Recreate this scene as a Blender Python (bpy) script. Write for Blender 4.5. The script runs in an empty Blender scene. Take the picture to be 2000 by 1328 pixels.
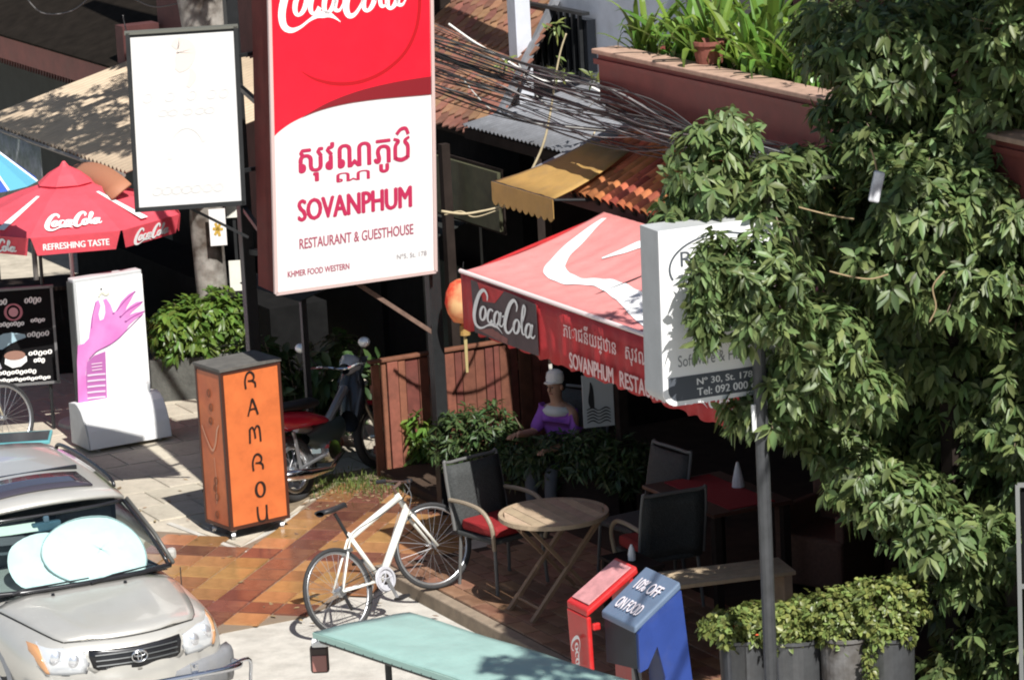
import bpy, bmesh, math, random
import numpy as np
from mathutils import Vector as V, Matrix, Euler
from mathutils.bvhtree import BVHTree
random.seed(7); rng = np.random.default_rng(11)
R = math.radians
SC = bpy.context.scene
COL = SC.collection

# ------------------------------------------------------------------ camera, world, sun, exposure
CAM = V((0, -30, 8.2)); PITCH = R(12.5); ROLL = R(3.0); FPX = 7200.0
_f = V((0, math.cos(PITCH), -math.sin(PITCH))); _r = V((1, 0, 0)); _u = _r.cross(_f)
_cr = _r * math.cos(ROLL) - _u * math.sin(ROLL); _cu = _r * math.sin(ROLL) + _u * math.cos(ROLL)
cd = bpy.data.cameras.new('camera'); cam = bpy.data.objects.new('camera', cd); COL.objects.link(cam)
cd.sensor_width = 36; cd.lens = FPX / 2000 * 36; cd.clip_end = 500; cd.clip_start = 0.5
m4 = Matrix.Identity(4)
for i in range(3):
    m4[i][0] = _cr[i]; m4[i][1] = _cu[i]; m4[i][2] = -_f[i]; m4[i][3] = CAM[i]
cam.matrix_world = m4
SC.camera = cam
SUN_EL = R(49.5); SUN_AZ = math.atan2(0.375, -0.927)          # from +Y, clockwise
SUN = V((math.sin(SUN_AZ) * math.cos(SUN_EL), math.cos(SUN_AZ) * math.cos(SUN_EL), math.sin(SUN_EL)))
w = bpy.data.worlds.new('World'); SC.world = w; w.use_nodes = True
nt = w.node_tree; bg = nt.nodes['Background']
sky = nt.nodes.new('ShaderNodeTexSky'); sky.sky_type = 'NISHITA'; sky.sun_disc = False
sky.sun_elevation = SUN_EL; sky.sun_rotation = SUN_AZ
nt.links.new(sky.outputs[0], bg.inputs[0]); bg.inputs[1].default_value = 0.064
sl = bpy.data.lights.new('sun', 'SUN'); sl.energy = 5.0; sl.angle = R(0.5); sl.color = (1, 0.972, 0.93)
so = bpy.data.objects.new('sun', sl); COL.objects.link(so); so.location = SUN * 60
so.rotation_euler = (-SUN).to_track_quat('-Z', 'Y').to_euler()
SC.view_settings.view_transform = 'Standard'; SC.view_settings.look = 'None'
SC.view_settings.exposure = 0.5; SC.view_settings.gamma = 1; SC.view_settings.use_curve_mapping = False
SC.render.engine = 'CYCLES'
SC.cycles.max_bounces = 6; SC.cycles.transparent_max_bounces = 8
SC.cycles.filter_width = 2.0

# ------------------------------------------------------------------ finding real places: a ray of the photograph met with the ground, a height or a wall
def ray(x, y): return (_f * FPX + _cr * (x - 1000) - _cu * (y - 664)).normalized()
def gz(x, y, z=0.0):
    d = ray(x, y); return CAM + d * ((z - CAM.z) / d.z)
def gy(x, y, Y):
    d = ray(x, y); return CAM + d * ((Y - CAM.y) / d.y)
def onp(x, y, o, n):
    d = ray(x, y); return CAM + d * ((V(o) - CAM).dot(n) / d.dot(n))
ST_O = V((-0.35, -2.22, 0)); ST_D = V((0.446, -0.895, 0)).normalized(); ST_M = V((-ST_D.y, ST_D.x, 0))
ST_ROT = math.atan2(ST_D.y, ST_D.x)                       # street frame: x along the street, y into the houses
def S(a, b, z=0.0): return ST_O + ST_D * a + ST_M * b + V((0, 0, z))
def toS(p): v = V(p) - ST_O; return V((v.dot(ST_D), v.dot(ST_M), v.z))
def sb(x, y, b): return toS(onp(x, y, ST_O + ST_M * b, ST_M))
def szz(x, y, z): return toS(gz(x, y, z))

# ------------------------------------------------------------------ materials
MATS = {}
def mat(name, col, rough=0.6, metal=0.0, var=0.0, vscale=4.0, bump=0.0, bscale=40.0, spec=0.5, coat=0.0, rnd=0.0, island=0.0,
        col2=None, trans=0.0, dirt=0.0, dscale=2.5, dcol=(0.08, 0.07, 0.055), wrinkle=0.0):
    if name in MATS: return MATS[name]
    m = bpy.data.materials.new(name); m.use_nodes = True; MATS[name] = m
    n = m.node_tree; N = n.nodes; L = n.links; p = N['Principled BSDF']; out = N['Material Output']
    c = tuple(col) + (1,)
    p.inputs['Base Color'].default_value = c; p.inputs['Roughness'].default_value = rough
    p.inputs['Metallic'].default_value = metal; p.inputs['Specular IOR Level'].default_value = spec
    p.inputs['Coat Weight'].default_value = coat
    tc = N.new('ShaderNodeTexCoord'); cur = None
    def mixn(fac, a, b, mode='MIX'):
        x = N.new('ShaderNodeMix'); x.data_type = 'RGBA'; x.blend_type = mode
        for s, v in ((x.inputs[0], fac), (x.inputs[6], a), (x.inputs[7], b)):
            if hasattr(v, 'is_output'): L.new(v, s)
            else: s.default_value = v
        return x.outputs[2]
    cur = c
    if col2:
        nz = N.new('ShaderNodeTexNoise'); nz.inputs['Scale'].default_value = vscale; nz.inputs['Detail'].default_value = 6
        L.new(tc.outputs['Object'], nz.inputs['Vector'])
        rp = N.new('ShaderNodeValToRGB'); rp.color_ramp.elements[0].position = 0.38; rp.color_ramp.elements[1].position = 0.62
        L.new(nz.outputs[0], rp.inputs[0]); cur = mixn(rp.outputs[0], cur, tuple(col2) + (1,))
    if var:
        nz = N.new('ShaderNodeTexNoise'); nz.inputs['Scale'].default_value = vscale * 1.7; nz.inputs['Detail'].default_value = 8; nz.inputs['Roughness'].default_value = 0.65
        L.new(tc.outputs['Object'], nz.inputs['Vector'])
        mr = N.new('ShaderNodeMapRange'); mr.inputs[1].default_value = 0.25; mr.inputs[2].default_value = 0.75
        mr.inputs[3].default_value = 1 - var; mr.inputs[4].default_value = 1 + var
        L.new(nz.outputs[0], mr.inputs[0])
        h = N.new('ShaderNodeHueSaturation'); L.new(mr.outputs[0], h.inputs['Value'])
        if hasattr(cur, 'is_output'): L.new(cur, h.inputs['Color'])
        else: h.inputs['Color'].default_value = cur
        cur = h.outputs[0]
    if rnd or island:
        src = N.new('ShaderNodeObjectInfo').outputs['Random'] if rnd else N.new('ShaderNodeNewGeometry').outputs['Random Per Island']
        a = rnd or island
        mr = N.new('ShaderNodeMapRange'); mr.inputs[3].default_value = 1 - a; mr.inputs[4].default_value = 1 + a; L.new(src, mr.inputs[0])
        mh = N.new('ShaderNodeMapRange'); mh.inputs[3].default_value = 0.5 - a * 0.06; mh.inputs[4].default_value = 0.5 + a * 0.06
        mm = N.new('ShaderNodeMath'); mm.operation = 'FRACT'; mu = N.new('ShaderNodeMath'); mu.operation = 'MULTIPLY'; mu.inputs[1].default_value = 7.31
        L.new(src, mu.inputs[0]); L.new(mu.outputs[0], mm.inputs[0]); L.new(mm.outputs[0], mh.inputs[0])
        h = N.new('ShaderNodeHueSaturation'); L.new(mr.outputs[0], h.inputs['Value']); L.new(mh.outputs[0], h.inputs['Hue'])
        if hasattr(cur, 'is_output'): L.new(cur, h.inputs['Color'])
        else: h.inputs['Color'].default_value = cur
        cur = h.outputs[0]
    if dirt:
        nz = N.new('ShaderNodeTexNoise'); nz.inputs['Scale'].default_value = dscale; nz.inputs['Detail'].default_value = 9; nz.inputs['Roughness'].default_value = 0.7
        L.new(tc.outputs['Object'], nz.inputs['Vector'])
        rp = N.new('ShaderNodeValToRGB'); rp.color_ramp.elements[0].position = 0.5; rp.color_ramp.elements[1].position = 0.78
        rp.color_ramp.elements[1].color = (dirt, dirt, dirt, 1)
        L.new(nz.outputs[0], rp.inputs[0]); cur = mixn(rp.outputs[0], cur, tuple(dcol) + (1,))
    if hasattr(cur, 'is_output'): L.new(cur, p.inputs['Base Color'])
    if wrinkle:
        bump = bump or 0.25
    if bump:
        nz = N.new('ShaderNodeTexNoise'); nz.inputs['Scale'].default_value = bscale; nz.inputs['Detail'].default_value = 5
        L.new(tc.outputs['Object'], nz.inputs['Vector'])
        b = N.new('ShaderNodeBump'); b.inputs['Strength'].default_value = bump; b.inputs['Distance'].default_value = 0.04 if wrinkle else 0.01
        L.new(nz.outputs[0], b.inputs['Height']); L.new(b.outputs[0], p.inputs['Normal'])
    if trans:
        t = N.new('ShaderNodeBsdfTranslucent')
        if hasattr(cur, 'is_output'):
            g = N.new('ShaderNodeHueSaturation'); g.inputs['Value'].default_value = 1.5; g.inputs['Hue'].default_value = 0.485
            L.new(cur, g.inputs['Color']); L.new(g.outputs[0], t.inputs[0])
        else: t.inputs[0].default_value = cur
        mx = N.new('ShaderNodeMixShader'); mx.inputs[0].default_value = trans
        L.new(p.outputs[0], mx.inputs[1]); L.new(t.outputs[0], mx.inputs[2]); L.new(mx.outputs[0], out.inputs[0])
    return m
def glass_mat(name, tint, gloss=0.12):
    if name in MATS: return MATS[name]
    m = bpy.data.materials.new(name); m.use_nodes = True; MATS[name] = m; n = m.node_tree; N = n.nodes; L = n.links
    N.remove(N['Principled BSDF']); t = N.new('ShaderNodeBsdfTransparent'); t.inputs[0].default_value = tuple(tint) + (1,)
    g = N.new('ShaderNodeBsdfGlossy'); g.inputs[1].default_value = 0.03
    lw = N.new('ShaderNodeFresnel'); lw.inputs[0].default_value = 1.5
    mx = N.new('ShaderNodeMixShader'); L.new(lw.outputs[0], mx.inputs[0]); L.new(t.outputs[0], mx.inputs[1]); L.new(g.outputs[0], mx.inputs[2])
    L.new(mx.outputs[0], N['Material Output'].inputs[0]); return m

# ------------------------------------------------------------------ objects
def put(name, me, material=None, parent=None):
    o = bpy.data.objects.new(name, me); COL.objects.link(o)
    if material is not None and len(me.materials) == 0: me.materials.append(material)
    if parent is not None: o.parent = parent
    return o
def tag(o, label, cat, group=None, kind=None):
    o['label'] = label; o['category'] = cat
    if group: o['group'] = group
    if kind: o['kind'] = kind
    return o
def thing(name, label, cat, loc=(0, 0, 0), rotz=0.0, group=None):
    o = bpy.data.objects.new(name, None); COL.objects.link(o); o.location = loc; o.rotation_euler = (0, 0, rotz); o.empty_display_size = 0.2
    return tag(o, label, cat, group)
def structure(o): o['kind'] = 'structure'; return o
def to_local(t, p):
    return t.matrix_basis.inverted() @ V(p)
def copy_tree(o, parent=None):
    c = o.copy(); COL.objects.link(c)
    if parent is not None: c.parent = parent
    for ch in list(o.children): copy_tree(ch, c)
    return c

class MB:
    def __init__(s): s.v = []; s.f = []
    def add(s, vs, fs):
        k = len(s.v); s.v += [tuple(q) for q in vs]; s.f += [tuple(i + k for i in f) for f in fs]; return s
    def box(s, c, d, M=None):
        x, y, z = (q / 2 for q in d); vs = [V((a * x, b * y, e * z)) for a in (-1, 1) for b in (-1, 1) for e in (-1, 1)]
        vs = [(M @ q if M else q) + V(c) for q in vs]
        return s.add(vs, [(0, 1, 3, 2), (4, 6, 7, 5), (0, 4, 5, 1), (2, 3, 7, 6), (0, 2, 6, 4), (1, 5, 7, 3)])
    def bar(s, p, q, w, h):
        p = V(p); q = V(q); d = (q - p); L = d.length; M = d.to_track_quat('X', 'Z').to_matrix()
        return s.box((p + q) / 2, (L, w, h), M)
    def tube(s, pts, r, n=8, caps=True):
        pts = [V(p) for p in pts]; rs = r if isinstance(r, (list, tuple)) else [r] * len(pts); k0 = len(s.v); t0 = None
        for i, p in enumerate(pts):
            t = (pts[min(i + 1, len(pts) - 1)] - pts[max(i - 1, 0)]).normalized()
            if t0 is None: x = t.orthogonal().normalized()
            else: x = (x - t * x.dot(t)).normalized() if (x - t * x.dot(t)).length > 1e-4 else t.orthogonal().normalized()
            t0 = t; y = t.cross(x)
            for j in range(n):
                a = 2 * math.pi * j / n; s.v.append(tuple(p + (x * math.cos(a) + y * math.sin(a)) * rs[i]))
        for i in range(len(pts) - 1):
            for j in range(n):
                a = k0 + i * n + j; b = k0 + i * n + (j + 1) % n; s.f.append((a, b, b + n, a + n))
        if caps:
            s.f.append(tuple(k0 + j for j in reversed(range(n)))); e = k0 + (len(pts) - 1) * n; s.f.append(tuple(e + j for j in range(n)))
        return s
    def lathe(s, prof, n=24, c=(0, 0, 0), M=None, a0=0.0, a1=2 * math.pi, sx=1.0, sy=1.0):
        k0 = len(s.v); full = abs(a1 - a0 - 2 * math.pi) < 1e-6; m = n if full else n + 1
        for r, z in prof:
            for j in range(m):
                a = a0 + (a1 - a0) * j / n; q = V((r * math.cos(a) * sx, r * math.sin(a) * sy, z)); s.v.append(tuple((M @ q if M else q) + V(c)))
        for i in range(len(prof) - 1):
            for j in range(n):
                a = k0 + i * m + j; b = k0 + i * m + (j + 1) % m; s.f.append((a, b, b + m, a + m))
        return s
    def prism(s, poly, t0, t1, fn):
        n = len(poly); k = len(s.v)
        s.v += [tuple(fn(u, v, t0)) for u, v in poly] + [tuple(fn(u, v, t1)) for u, v in poly]
        s.f.append(tuple(k + i for i in range(n))); s.f.append(tuple(k + n + i for i in reversed(range(n))))
        for i in range(n):
            j = (i + 1) % n; s.f.append((k + i, k + n + i, k + n + j, k + j))
        return s
    def grid(s, rows):
        k = len(s.v); n = len(rows[0])
        for r in rows: s.v += [tuple(q) for q in r]
        for i in range(len(rows) - 1):
            for j in range(n - 1):
                a = k + i * n + j; s.f.append((a, a + 1, a + n + 1, a + n))
        return s
    def stroke(s, pts, fn, t=0.004):
        """a brush stroke (u, v, width) laid on a face; fn(u, v, depth) gives the place"""
        P = smooth_path(pts, 5); k = len(s.v); n = len(P)
        for i, (u, v, w_) in enumerate(P):
            a = P[max(i - 1, 0)]; b = P[min(i + 1, n - 1)]; dx, dy = b[0] - a[0], b[1] - a[1]; L = math.hypot(dx, dy) or 1
            nx, ny = -dy / L * w_ / 2, dx / L * w_ / 2
            s.v += [tuple(fn(u + nx, v + ny, t)), tuple(fn(u - nx, v - ny, t))]
        for i in range(n - 1):
            a = k + 2 * i; s.f.append((a, a + 1, a + 3, a + 2))
        return s
    def mesh(s, name):
        me = bpy.data.meshes.new(name); me.from_pydata(s.v, [], s.f); me.update(); return me
    def build(s, name, material, parent=None, smooth=False, bevel=0.0, subsurf=0, fix=True, solid=0.0):
        me = s.mesh(name)
        if fix:
            b = bmesh.new(); b.from_mesh(me); bmesh.ops.recalc_face_normals(b, faces=b.faces); b.to_mesh(me); b.free()
        if smooth:
            for p in me.polygons: p.use_smooth = True
        o = put(name, me, material, parent)
        if solid:
            md = o.modifiers.new('thickness', 'SOLIDIFY'); md.thickness = solid; md.offset = 0
        if bevel:
            md = o.modifiers.new('edge', 'BEVEL'); md.width = bevel; md.segments = 2; md.limit_method = 'ANGLE'
        if subsurf:
            md = o.modifiers.new('round', 'SUBSURF'); md.levels = subsurf; md.render_levels = subsurf
        return o
def smooth_path(pts, k=5):
    P = [np.array(p, float) for p in pts]; out = []
    if len(P) < 3: return [tuple(p) for p in P]
    for i in range(len(P) - 1):
        p0 = P[max(i - 1, 0)]; p1 = P[i]; p2 = P[i + 1]; p3 = P[min(i + 2, len(P) - 1)]
        for j in range(k):
            t = j / k
            out.append(tuple(0.5 * (2 * p1 + (p2 - p0) * t + (2 * p0 - 5 * p1 + 4 * p2 - p3) * t * t + (3 * p1 - p0 - 3 * p2 + p3) * t ** 3)))
    out.append(tuple(P[-1])); return out
def ellipse_stroke(cx, cy, rx, ry, w_, slant=0.25, n=14, a0=0.0, a1=360.0):
    o = []
    for i in range(n + 1):
        a = R(a0 + (a1 - a0) * i / n); y = ry * math.sin(a); o.append((cx + rx * math.cos(a) + slant * y, cy + y, w_ * (0.65 + 0.6 * abs(math.cos(a)))))
    return o
def text_mesh(body, bold=0.0, spacing=1.0):
    c = bpy.data.curves.new('lettering', 'FONT'); c.body = body; c.offset = bold; c.space_character = spacing; c.resolution_u = 3
    o = bpy.data.objects.new('lettering', c); COL.objects.link(o); bpy.context.view_layer.update()
    me = bpy.data.meshes.new_from_object(o.evaluated_get(bpy.context.evaluated_depsgraph_get()))
    bpy.data.objects.remove(o); bpy.data.curves.remove(c); return me
def lettering(body, material, parent, origin, ux, uy, width, height=None, bold=0.0, name='lettering', spacing=1.0):
    """text on a face: origin = lower left corner, ux/uy = unit directions on the face; stretched to width x height"""
    me = text_mesh(body, 0, spacing); n = len(me.vertices); a = np.empty(n * 3); me.vertices.foreach_get('co', a); a = a.reshape(-1, 3)
    lo = a.min(0); hi = a.max(0); sx = width / (hi[0] - lo[0]); sy = (height / (hi[1] - lo[1])) if height else sx
    o = np.array(origin); b = o + np.outer((a[:, 0] - lo[0]) * sx, np.array(ux)) + np.outer((a[:, 1] - lo[1]) * sy, np.array(uy))
    if bold:                                               # a heavier stroke: shifted copies, each a hair behind the last
        nrm = np.cross(np.array(ux, float), np.array(uy, float)); nrm /= np.linalg.norm(nrm); fs = [tuple(p.vertices) for p in me.polygons]; vv = []; ff = []; d = bold * sy
        for k, (sx_, sy_) in enumerate(((0, 0), (d, 0), (-d, 0), (0, d * .6), (0, -d * .6))):
            ff += [tuple(i + k * n for i in f) for f in fs]; vv.append(b + np.array(ux) * sx_ + np.array(uy) * sy_ - nrm * .0004 * k)
        bpy.data.meshes.remove(me); me = bpy.data.meshes.new('lettering'); me.from_pydata(np.concatenate(vv).tolist(), [], ff); me.update(); return put(name, me, material, parent)
    me.vertices.foreach_set('co', b.ravel()); me.update(); return put(name, me, material, parent)
SCRIPT = [  # flowing script word mark: x 0..10, base line 0
    [(2.55, 2.35, .12), (2.6, 3.0, .3), (2.1, 3.45, .4), (1.35, 2.85, .5), (.65, 1.5, .58), (.28, .2, .58), (.4, -.72, .5), (.95, -1.08, .36), (1.65, -.93, .22), (2.35, -.52, .2), (2.95, -.25, .34), (3.45, -.18, .5), (3.95, -.25, .36), (4.4, -.5, .16), (4.8, -.8, .05)],
    ellipse_stroke(1.75, .72, .42, .8, .32), ellipse_stroke(2.95, .72, .42, .8, .32, a0=50, a1=330),
    ellipse_stroke(4.0, .72, .4, .8, .32), [(4.72, 1.6, .3), (4.5, .7, .32), (4.4, .1, .3), (4.75, .0, .2), (5.0, .4, .1)],
    [(4.85, 1.15, .22), (5.35, 1.3, .22)],
    [(7.2, 2.3, .12), (7.35, 3.0, .3), (6.95, 3.5, .4), (6.25, 2.9, .5), (5.6, 1.6, .58), (5.25, .4, .55), (5.4, -.35, .42), (5.85, -.42, .3), (6.35, .1, .22), (6.75, .9, .14)],
    ellipse_stroke(7.1, .6, .42, .8, .32), [(7.55, .4, .12), (8.2, 1.6, .2), (8.62, 2.9, .26), (8.4, 3.3, .26), (8.1, 2.2, .34), (7.95, .9, .34), (8.0, .1, .3), (8.35, .05, .16), (8.6, .4, .1)],
    ellipse_stroke(8.95, .62, .4, .8, .32), [(9.65, 1.5, .3), (9.45, .7, .32), (9.35, .1, .3), (9.7, .0, .2), (10.0, .4, .1)]]
def script_mark(material, parent, fn, name='word_mark', t=0.004, bold=1.0):
    m = MB()
    for st in SCRIPT: m.stroke([(u, v, w_ * bold) for u, v, w_ in st], fn, t)
    return m.build(name, material, parent, fix=False)
# ================================================================== materials in use
CONC = mat('pale_concrete', (0.47, 0.445, 0.395), 0.9, var=0.2, vscale=3.5, bump=0.4, bscale=50, dirt=0.6, dscale=2.3, dcol=(0.23, 0.205, 0.17))
PAVE = mat('beige_paving', (0.42, 0.375, 0.295), 0.9, var=0.25, vscale=3, rnd=0.1, bump=0.4, bscale=45, dirt=0.7, dscale=2.2, dcol=(0.17, 0.145, 0.11))
OCHRE = mat('ochre_tile', (0.325, 0.165, 0.07), 0.22, var=0.3, vscale=5, rnd=0.25, dirt=0.7, dscale=2.4, dcol=(0.17, 0.075, 0.038))
MAROON_T = mat('maroon_tile', (0.15, 0.062, 0.042), 0.22, var=0.25, vscale=5, rnd=0.22, dirt=0.35, dscale=3, dcol=(0.27, 0.15, 0.07))
BROWN_T = mat('brown_floor_tile', (0.22, 0.115, 0.068), 0.5, var=0.3, vscale=4, rnd=0.22, dirt=0.5, dscale=3, dcol=(0.36, 0.26, 0.18))
GROUT = mat('grout', (0.20, 0.15, 0.105), 0.9)
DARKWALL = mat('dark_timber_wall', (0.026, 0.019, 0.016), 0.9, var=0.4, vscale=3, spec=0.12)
BLACKISH = mat('shade_black_wall', (0.011, 0.011, 0.011), 1.0, var=0.3, spec=0.05)  # near-black colour carries the deep shade of the interiors
MAROON = mat('maroon_paint', (0.19, 0.045, 0.035), 0.6, var=0.22, vscale=3, bump=0.15, bscale=20, dirt=0.4, dscale=2)
MAROON_D = mat('dark_maroon_wood', (0.075, 0.022, 0.02), 0.8, var=0.3, vscale=3)
CLAY = mat('clay_roof_tile', (0.25, 0.115, 0.068), 0.9, rnd=0.35, var=0.35, vscale=6, dirt=0.75, dscale=4, dcol=(0.11, 0.085, 0.065))
CLAY2 = mat('orange_clay_tile', (0.43, 0.125, 0.05), 0.8, rnd=0.3, var=0.25, vscale=7, dirt=0.5, dscale=5, dcol=(0.13, 0.08, 0.06))
GREYMETAL = mat('weathered_grey_metal', (0.20, 0.205, 0.22), 0.6, metal=0.2, var=0.3, vscale=3, dirt=0.6, dscale=2.5, dcol=(0.12, 0.11, 0.1))
WHITEWALL = mat('blue_white_wall', (0.55, 0.57, 0.62), 0.85, var=0.12, vscale=2, dirt=0.4, dscale=3, dcol=(0.3, 0.29, 0.28))
STEELBLK = mat('black_steel', (0.018, 0.019, 0.02), 0.45, metal=0.0, var=0.3, vscale=5, spec=0.4)
BEIGE = mat('beige_sheet_roof', (0.47, 0.365, 0.255), 0.7, var=0.14, vscale=2, dirt=0.4, dscale=2.0, dcol=(0.22, 0.17, 0.12))
YELLOW_C = mat('ochre_canvas', (0.36, 0.215, 0.06), 0.8, var=0.15, vscale=4, dirt=0.4, dscale=5, dcol=(0.2, 0.14, 0.08))
RED_CANVAS = mat('faded_sheen_red_canvas', (0.66, 0.235, 0.22), 0.75, var=0.14, vscale=3, bump=0.35, bscale=5, wrinkle=1, dirt=0.4, dscale=2, dcol=(0.52, 0.3, 0.26))  # paleness mixes real fading with sun sheen put into the colour
RED_DEEP = mat('red_canvas', (0.44, 0.02, 0.024), 0.65, var=0.2, vscale=4, bump=0.3, bscale=6, wrinkle=1, dirt=0.35, dscale=3, dcol=(0.22, 0.03, 0.03))
WHITE = mat('white_paint', (0.80, 0.80, 0.79), 0.5, var=0.04, vscale=3)
OFFWHITE = mat('off_white_print', (0.74, 0.72, 0.70), 0.6, var=0.05)
GREYWHITE = mat('grey_white_plastic', (0.45, 0.46, 0.46), 0.5, var=0.1)
WOOD_RED = mat('red_brown_planks', (0.20, 0.07, 0.043), 0.65, rnd=0.25, var=0.35, vscale=6, dirt=0.5, dscale=3, dcol=(0.10, 0.05, 0.035))
WOOD_TAN = mat('weathered_teak', (0.40, 0.30, 0.20), 0.7, rnd=0.2, var=0.25, vscale=6, dirt=0.4, dscale=5, dcol=(0.2, 0.15, 0.1))
CHROME = mat('chrome', (0.72, 0.73, 0.75), 0.14, metal=1.0)
ALU = mat('brushed_aluminium', (0.55, 0.56, 0.57), 0.35, metal=0.9)
RUBBER = mat('tyre_rubber', (0.025, 0.025, 0.026), 0.75, var=0.2)
PLASTIC_B = mat('black_plastic', (0.02, 0.02, 0.022), 0.5)
BARK = mat('mottled_bark', (0.085, 0.065, 0.05), 0.9, col2=(0.30, 0.28, 0.25), vscale=5, var=0.3, bump=0.8, bscale=14)
TWIG = mat('pale_twig', (0.46, 0.38, 0.24), 0.8, var=0.2)
BRANCH = mat('grey_brown_branch', (0.17, 0.125, 0.085), 0.85, var=0.3, bump=0.5, bscale=30)
LEAF = mat('mango_leaf', (0.128, 0.178, 0.062), 0.46, island=0.55, trans=0.3, spec=0.45)
LEAF_R = mat('mango_leaf_single', (0.128, 0.178, 0.062), 0.46, rnd=0.55, trans=0.3, spec=0.45)
LEAF_L = mat('light_shrub_leaf', (0.11, 0.185, 0.032), 0.4, island=0.45, trans=0.3)
LEAF_Y = mat('yellow_green_leaf', (0.185, 0.225, 0.065), 0.4, island=0.5, trans=0.3)
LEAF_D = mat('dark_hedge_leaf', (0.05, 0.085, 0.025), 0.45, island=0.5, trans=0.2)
STRAP = mat('strap_leaf', (0.125, 0.22, 0.035), 0.36, rnd=0.4, trans=0.32)
STRAP_I = mat('strap_leaf_far', (0.125, 0.22, 0.035), 0.36, island=0.4, trans=0.32)
GRASS = mat('grass_blade', (0.10, 0.14, 0.03), 0.5, island=0.5, trans=0.2)

# ================================================================== ground
me = MB().box((0, 20, -0.15), (240, 240, 0.3)).mesh('ground'); structure(put('ground', me, CONC))
def sheet(name, pts, z, material, thick=0.03):
    m = MB(); m.prism([(p.x, p.y) for p in pts], z - thick, z, lambda u, v, t: (u, v, t)); o = m.build(name, material); return structure(o)
sheet('sidewalk', [S(-26, -1.35), S(-26, 2.6), S(-0.93, 2.6), S(-0.93, -0.2), gz(620, 975), gz(470, 1068), gz(385, 1040), gz(330, 1085), S(-4.2, -2.6), S(-9, -2.6)], 0.012, PAVE)
sidewalk = [o_ for o_ in COL.objects if o_.name == 'sidewalk'][0]
# faint strip of lighter paving between the beige paving and the coloured tiles
m = MB(); m.bar(gz(330, 1022, .016), gz(478, 1078, .016), 0.05, 0.012); structure(m.build('edging_strip', CONC))
# tiled forecourt: diagonal bands of maroon tiles round ochre fields
e1 = V((0.318, 0.948, 0)); e2 = V((0.948, -0.318, 0)); org = gz(575, 1088)
fore = [gz(*p) for p in ((296, 1040), (395, 1046), (470, 1072), (560, 1030), (600, 985), (760, 925), (905, 960), (905, 1085), (700, 1158), (600, 1205), (433, 1237), (330, 1300), (200, 1200))]
def inside(p, poly):
    c = False
    for i in range(len(poly)):
        a, b = poly[i], poly[i - 1]
        if (a.y > p.y) != (b.y > p.y) and p.x < (b.x - a.x) * (p.y - a.y) / (b.y - a.y) + a.x: c = not c
    return c
fbase = sheet('tiled_forecourt', fore, 0.016, GROUT)
TS = 0.295
PP = [S(-26, -1.35), S(-26, 2.6), S(-0.93, 2.6), S(-0.93, -0.2), gz(620, 975), gz(470, 1068), gz(385, 1040), gz(330, 1085), S(-4.2, -2.6), S(-9, -2.6)]
def tile_mesh(name, w_, d, h, chamfer=0.006):
    m = MB(); c = chamfer
    m.v = [(-w_/2, -d/2, 0), (w_/2, -d/2, 0), (w_/2, d/2, 0), (-w_/2, d/2, 0), (-w_/2+c, -d/2+c, h), (w_/2-c, -d/2+c, h), (w_/2-c, d/2-c, h), (-w_/2+c, d/2-c, h)]
    m.f = [(0, 1, 5, 4), (1, 2, 6, 5), (2, 3, 7, 6), (3, 0, 4, 7), (4, 5, 6, 7)]
    return m.mesh(name)
to = tile_mesh('ochre_tile', TS - .012, TS - .012, .014); tm = tile_mesh('maroon_tile', TS - .012, TS - .012, .014)
to.materials.append(OCHRE); tm.materials.append(MAROON_T); k = 0
for i in range(-16, 17):
    for j in range(-12, 14):
        p = org + e1 * (i * TS) + e2 * (j * TS)
        if not inside(p, fore): continue
        o = put('tile', tm if (i % 5 == 0 or j % 5 == 0) else to, None, fbase)
        o.location = (p.x, p.y, .012 + random.uniform(0, .004)); o.rotation_euler = (random.uniform(-.006, .006), random.uniform(-.006, .006), math.atan2(e1.y, e1.x)); k += 1
sl_me = tile_mesh('paving_slab', .488, .488, .012, .005); sl_me.materials.append(PAVE); n_s = 0
for i in range(-22, 0):
    for j in range(-6, 6):
        c_ = S(i * .5 + .1, j * .5 + (.25 if i % 2 else 0)); ok = all(inside(c_ + ST_D * dx + ST_M * dy, PP) and not inside(c_ + ST_D * dx + ST_M * dy, fore) for dx in (-.24, .24) for dy in (-.24, .24))
        if ok and n_s < 260:
            n_s += 1; o_ = put('paving_slab', sl_me, None, sidewalk); o_.location = (c_.x, c_.y, .009 + random.uniform(0, .004)); o_.rotation_euler = (random.uniform(-.004, .004), random.uniform(-.004, .004), ST_ROT)
# terrace slab of the restaurant, one step up, brown tiles along its lit edge
TZ = 0.12
m = MB(); m.prism([(-0.93, -0.36), (9, -0.36), (9, 4.6), (-3.70, 4.6), (-3.70, 0.87), (-0.93, 0.87)], -0.02, TZ - .012, lambda u, v, t: S(u, v, t)); tf = structure(m.build('terrace_floor', mat('shade_brown_floor', (.06, .04, .028), .85, var=.3, vscale=4, spec=.15), bevel=0.01))  # floor under the awning darkened, its shade put into the colour
m = MB(); m.prism([(-0.96, -0.47), (9, -0.47), (9, -0.362), (-0.96, -0.362)], -0.02, TZ - .004, lambda u, v, t: S(u, v, t)); structure(m.build('terrace_kerb', mat('brown_grey_kerb', (.25, .195, .14), .85, var=.3, vscale=5, dirt=.5), bevel=0.012))
bt = tile_mesh('floor_tile', .288, .138, .012, .004); bt.materials.append(BROWN_T)
for i in range(20):
    for j in range(11):
        o = put('tile', bt, None, tf); p = S(-0.77 + (i + (0.5 if j % 2 else 0)) * .295, -0.285 + j * .145); o.location = (p.x, p.y, TZ - .011 + random.uniform(0, .003)); o.rotation_euler = (0, 0, ST_ROT)
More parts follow.
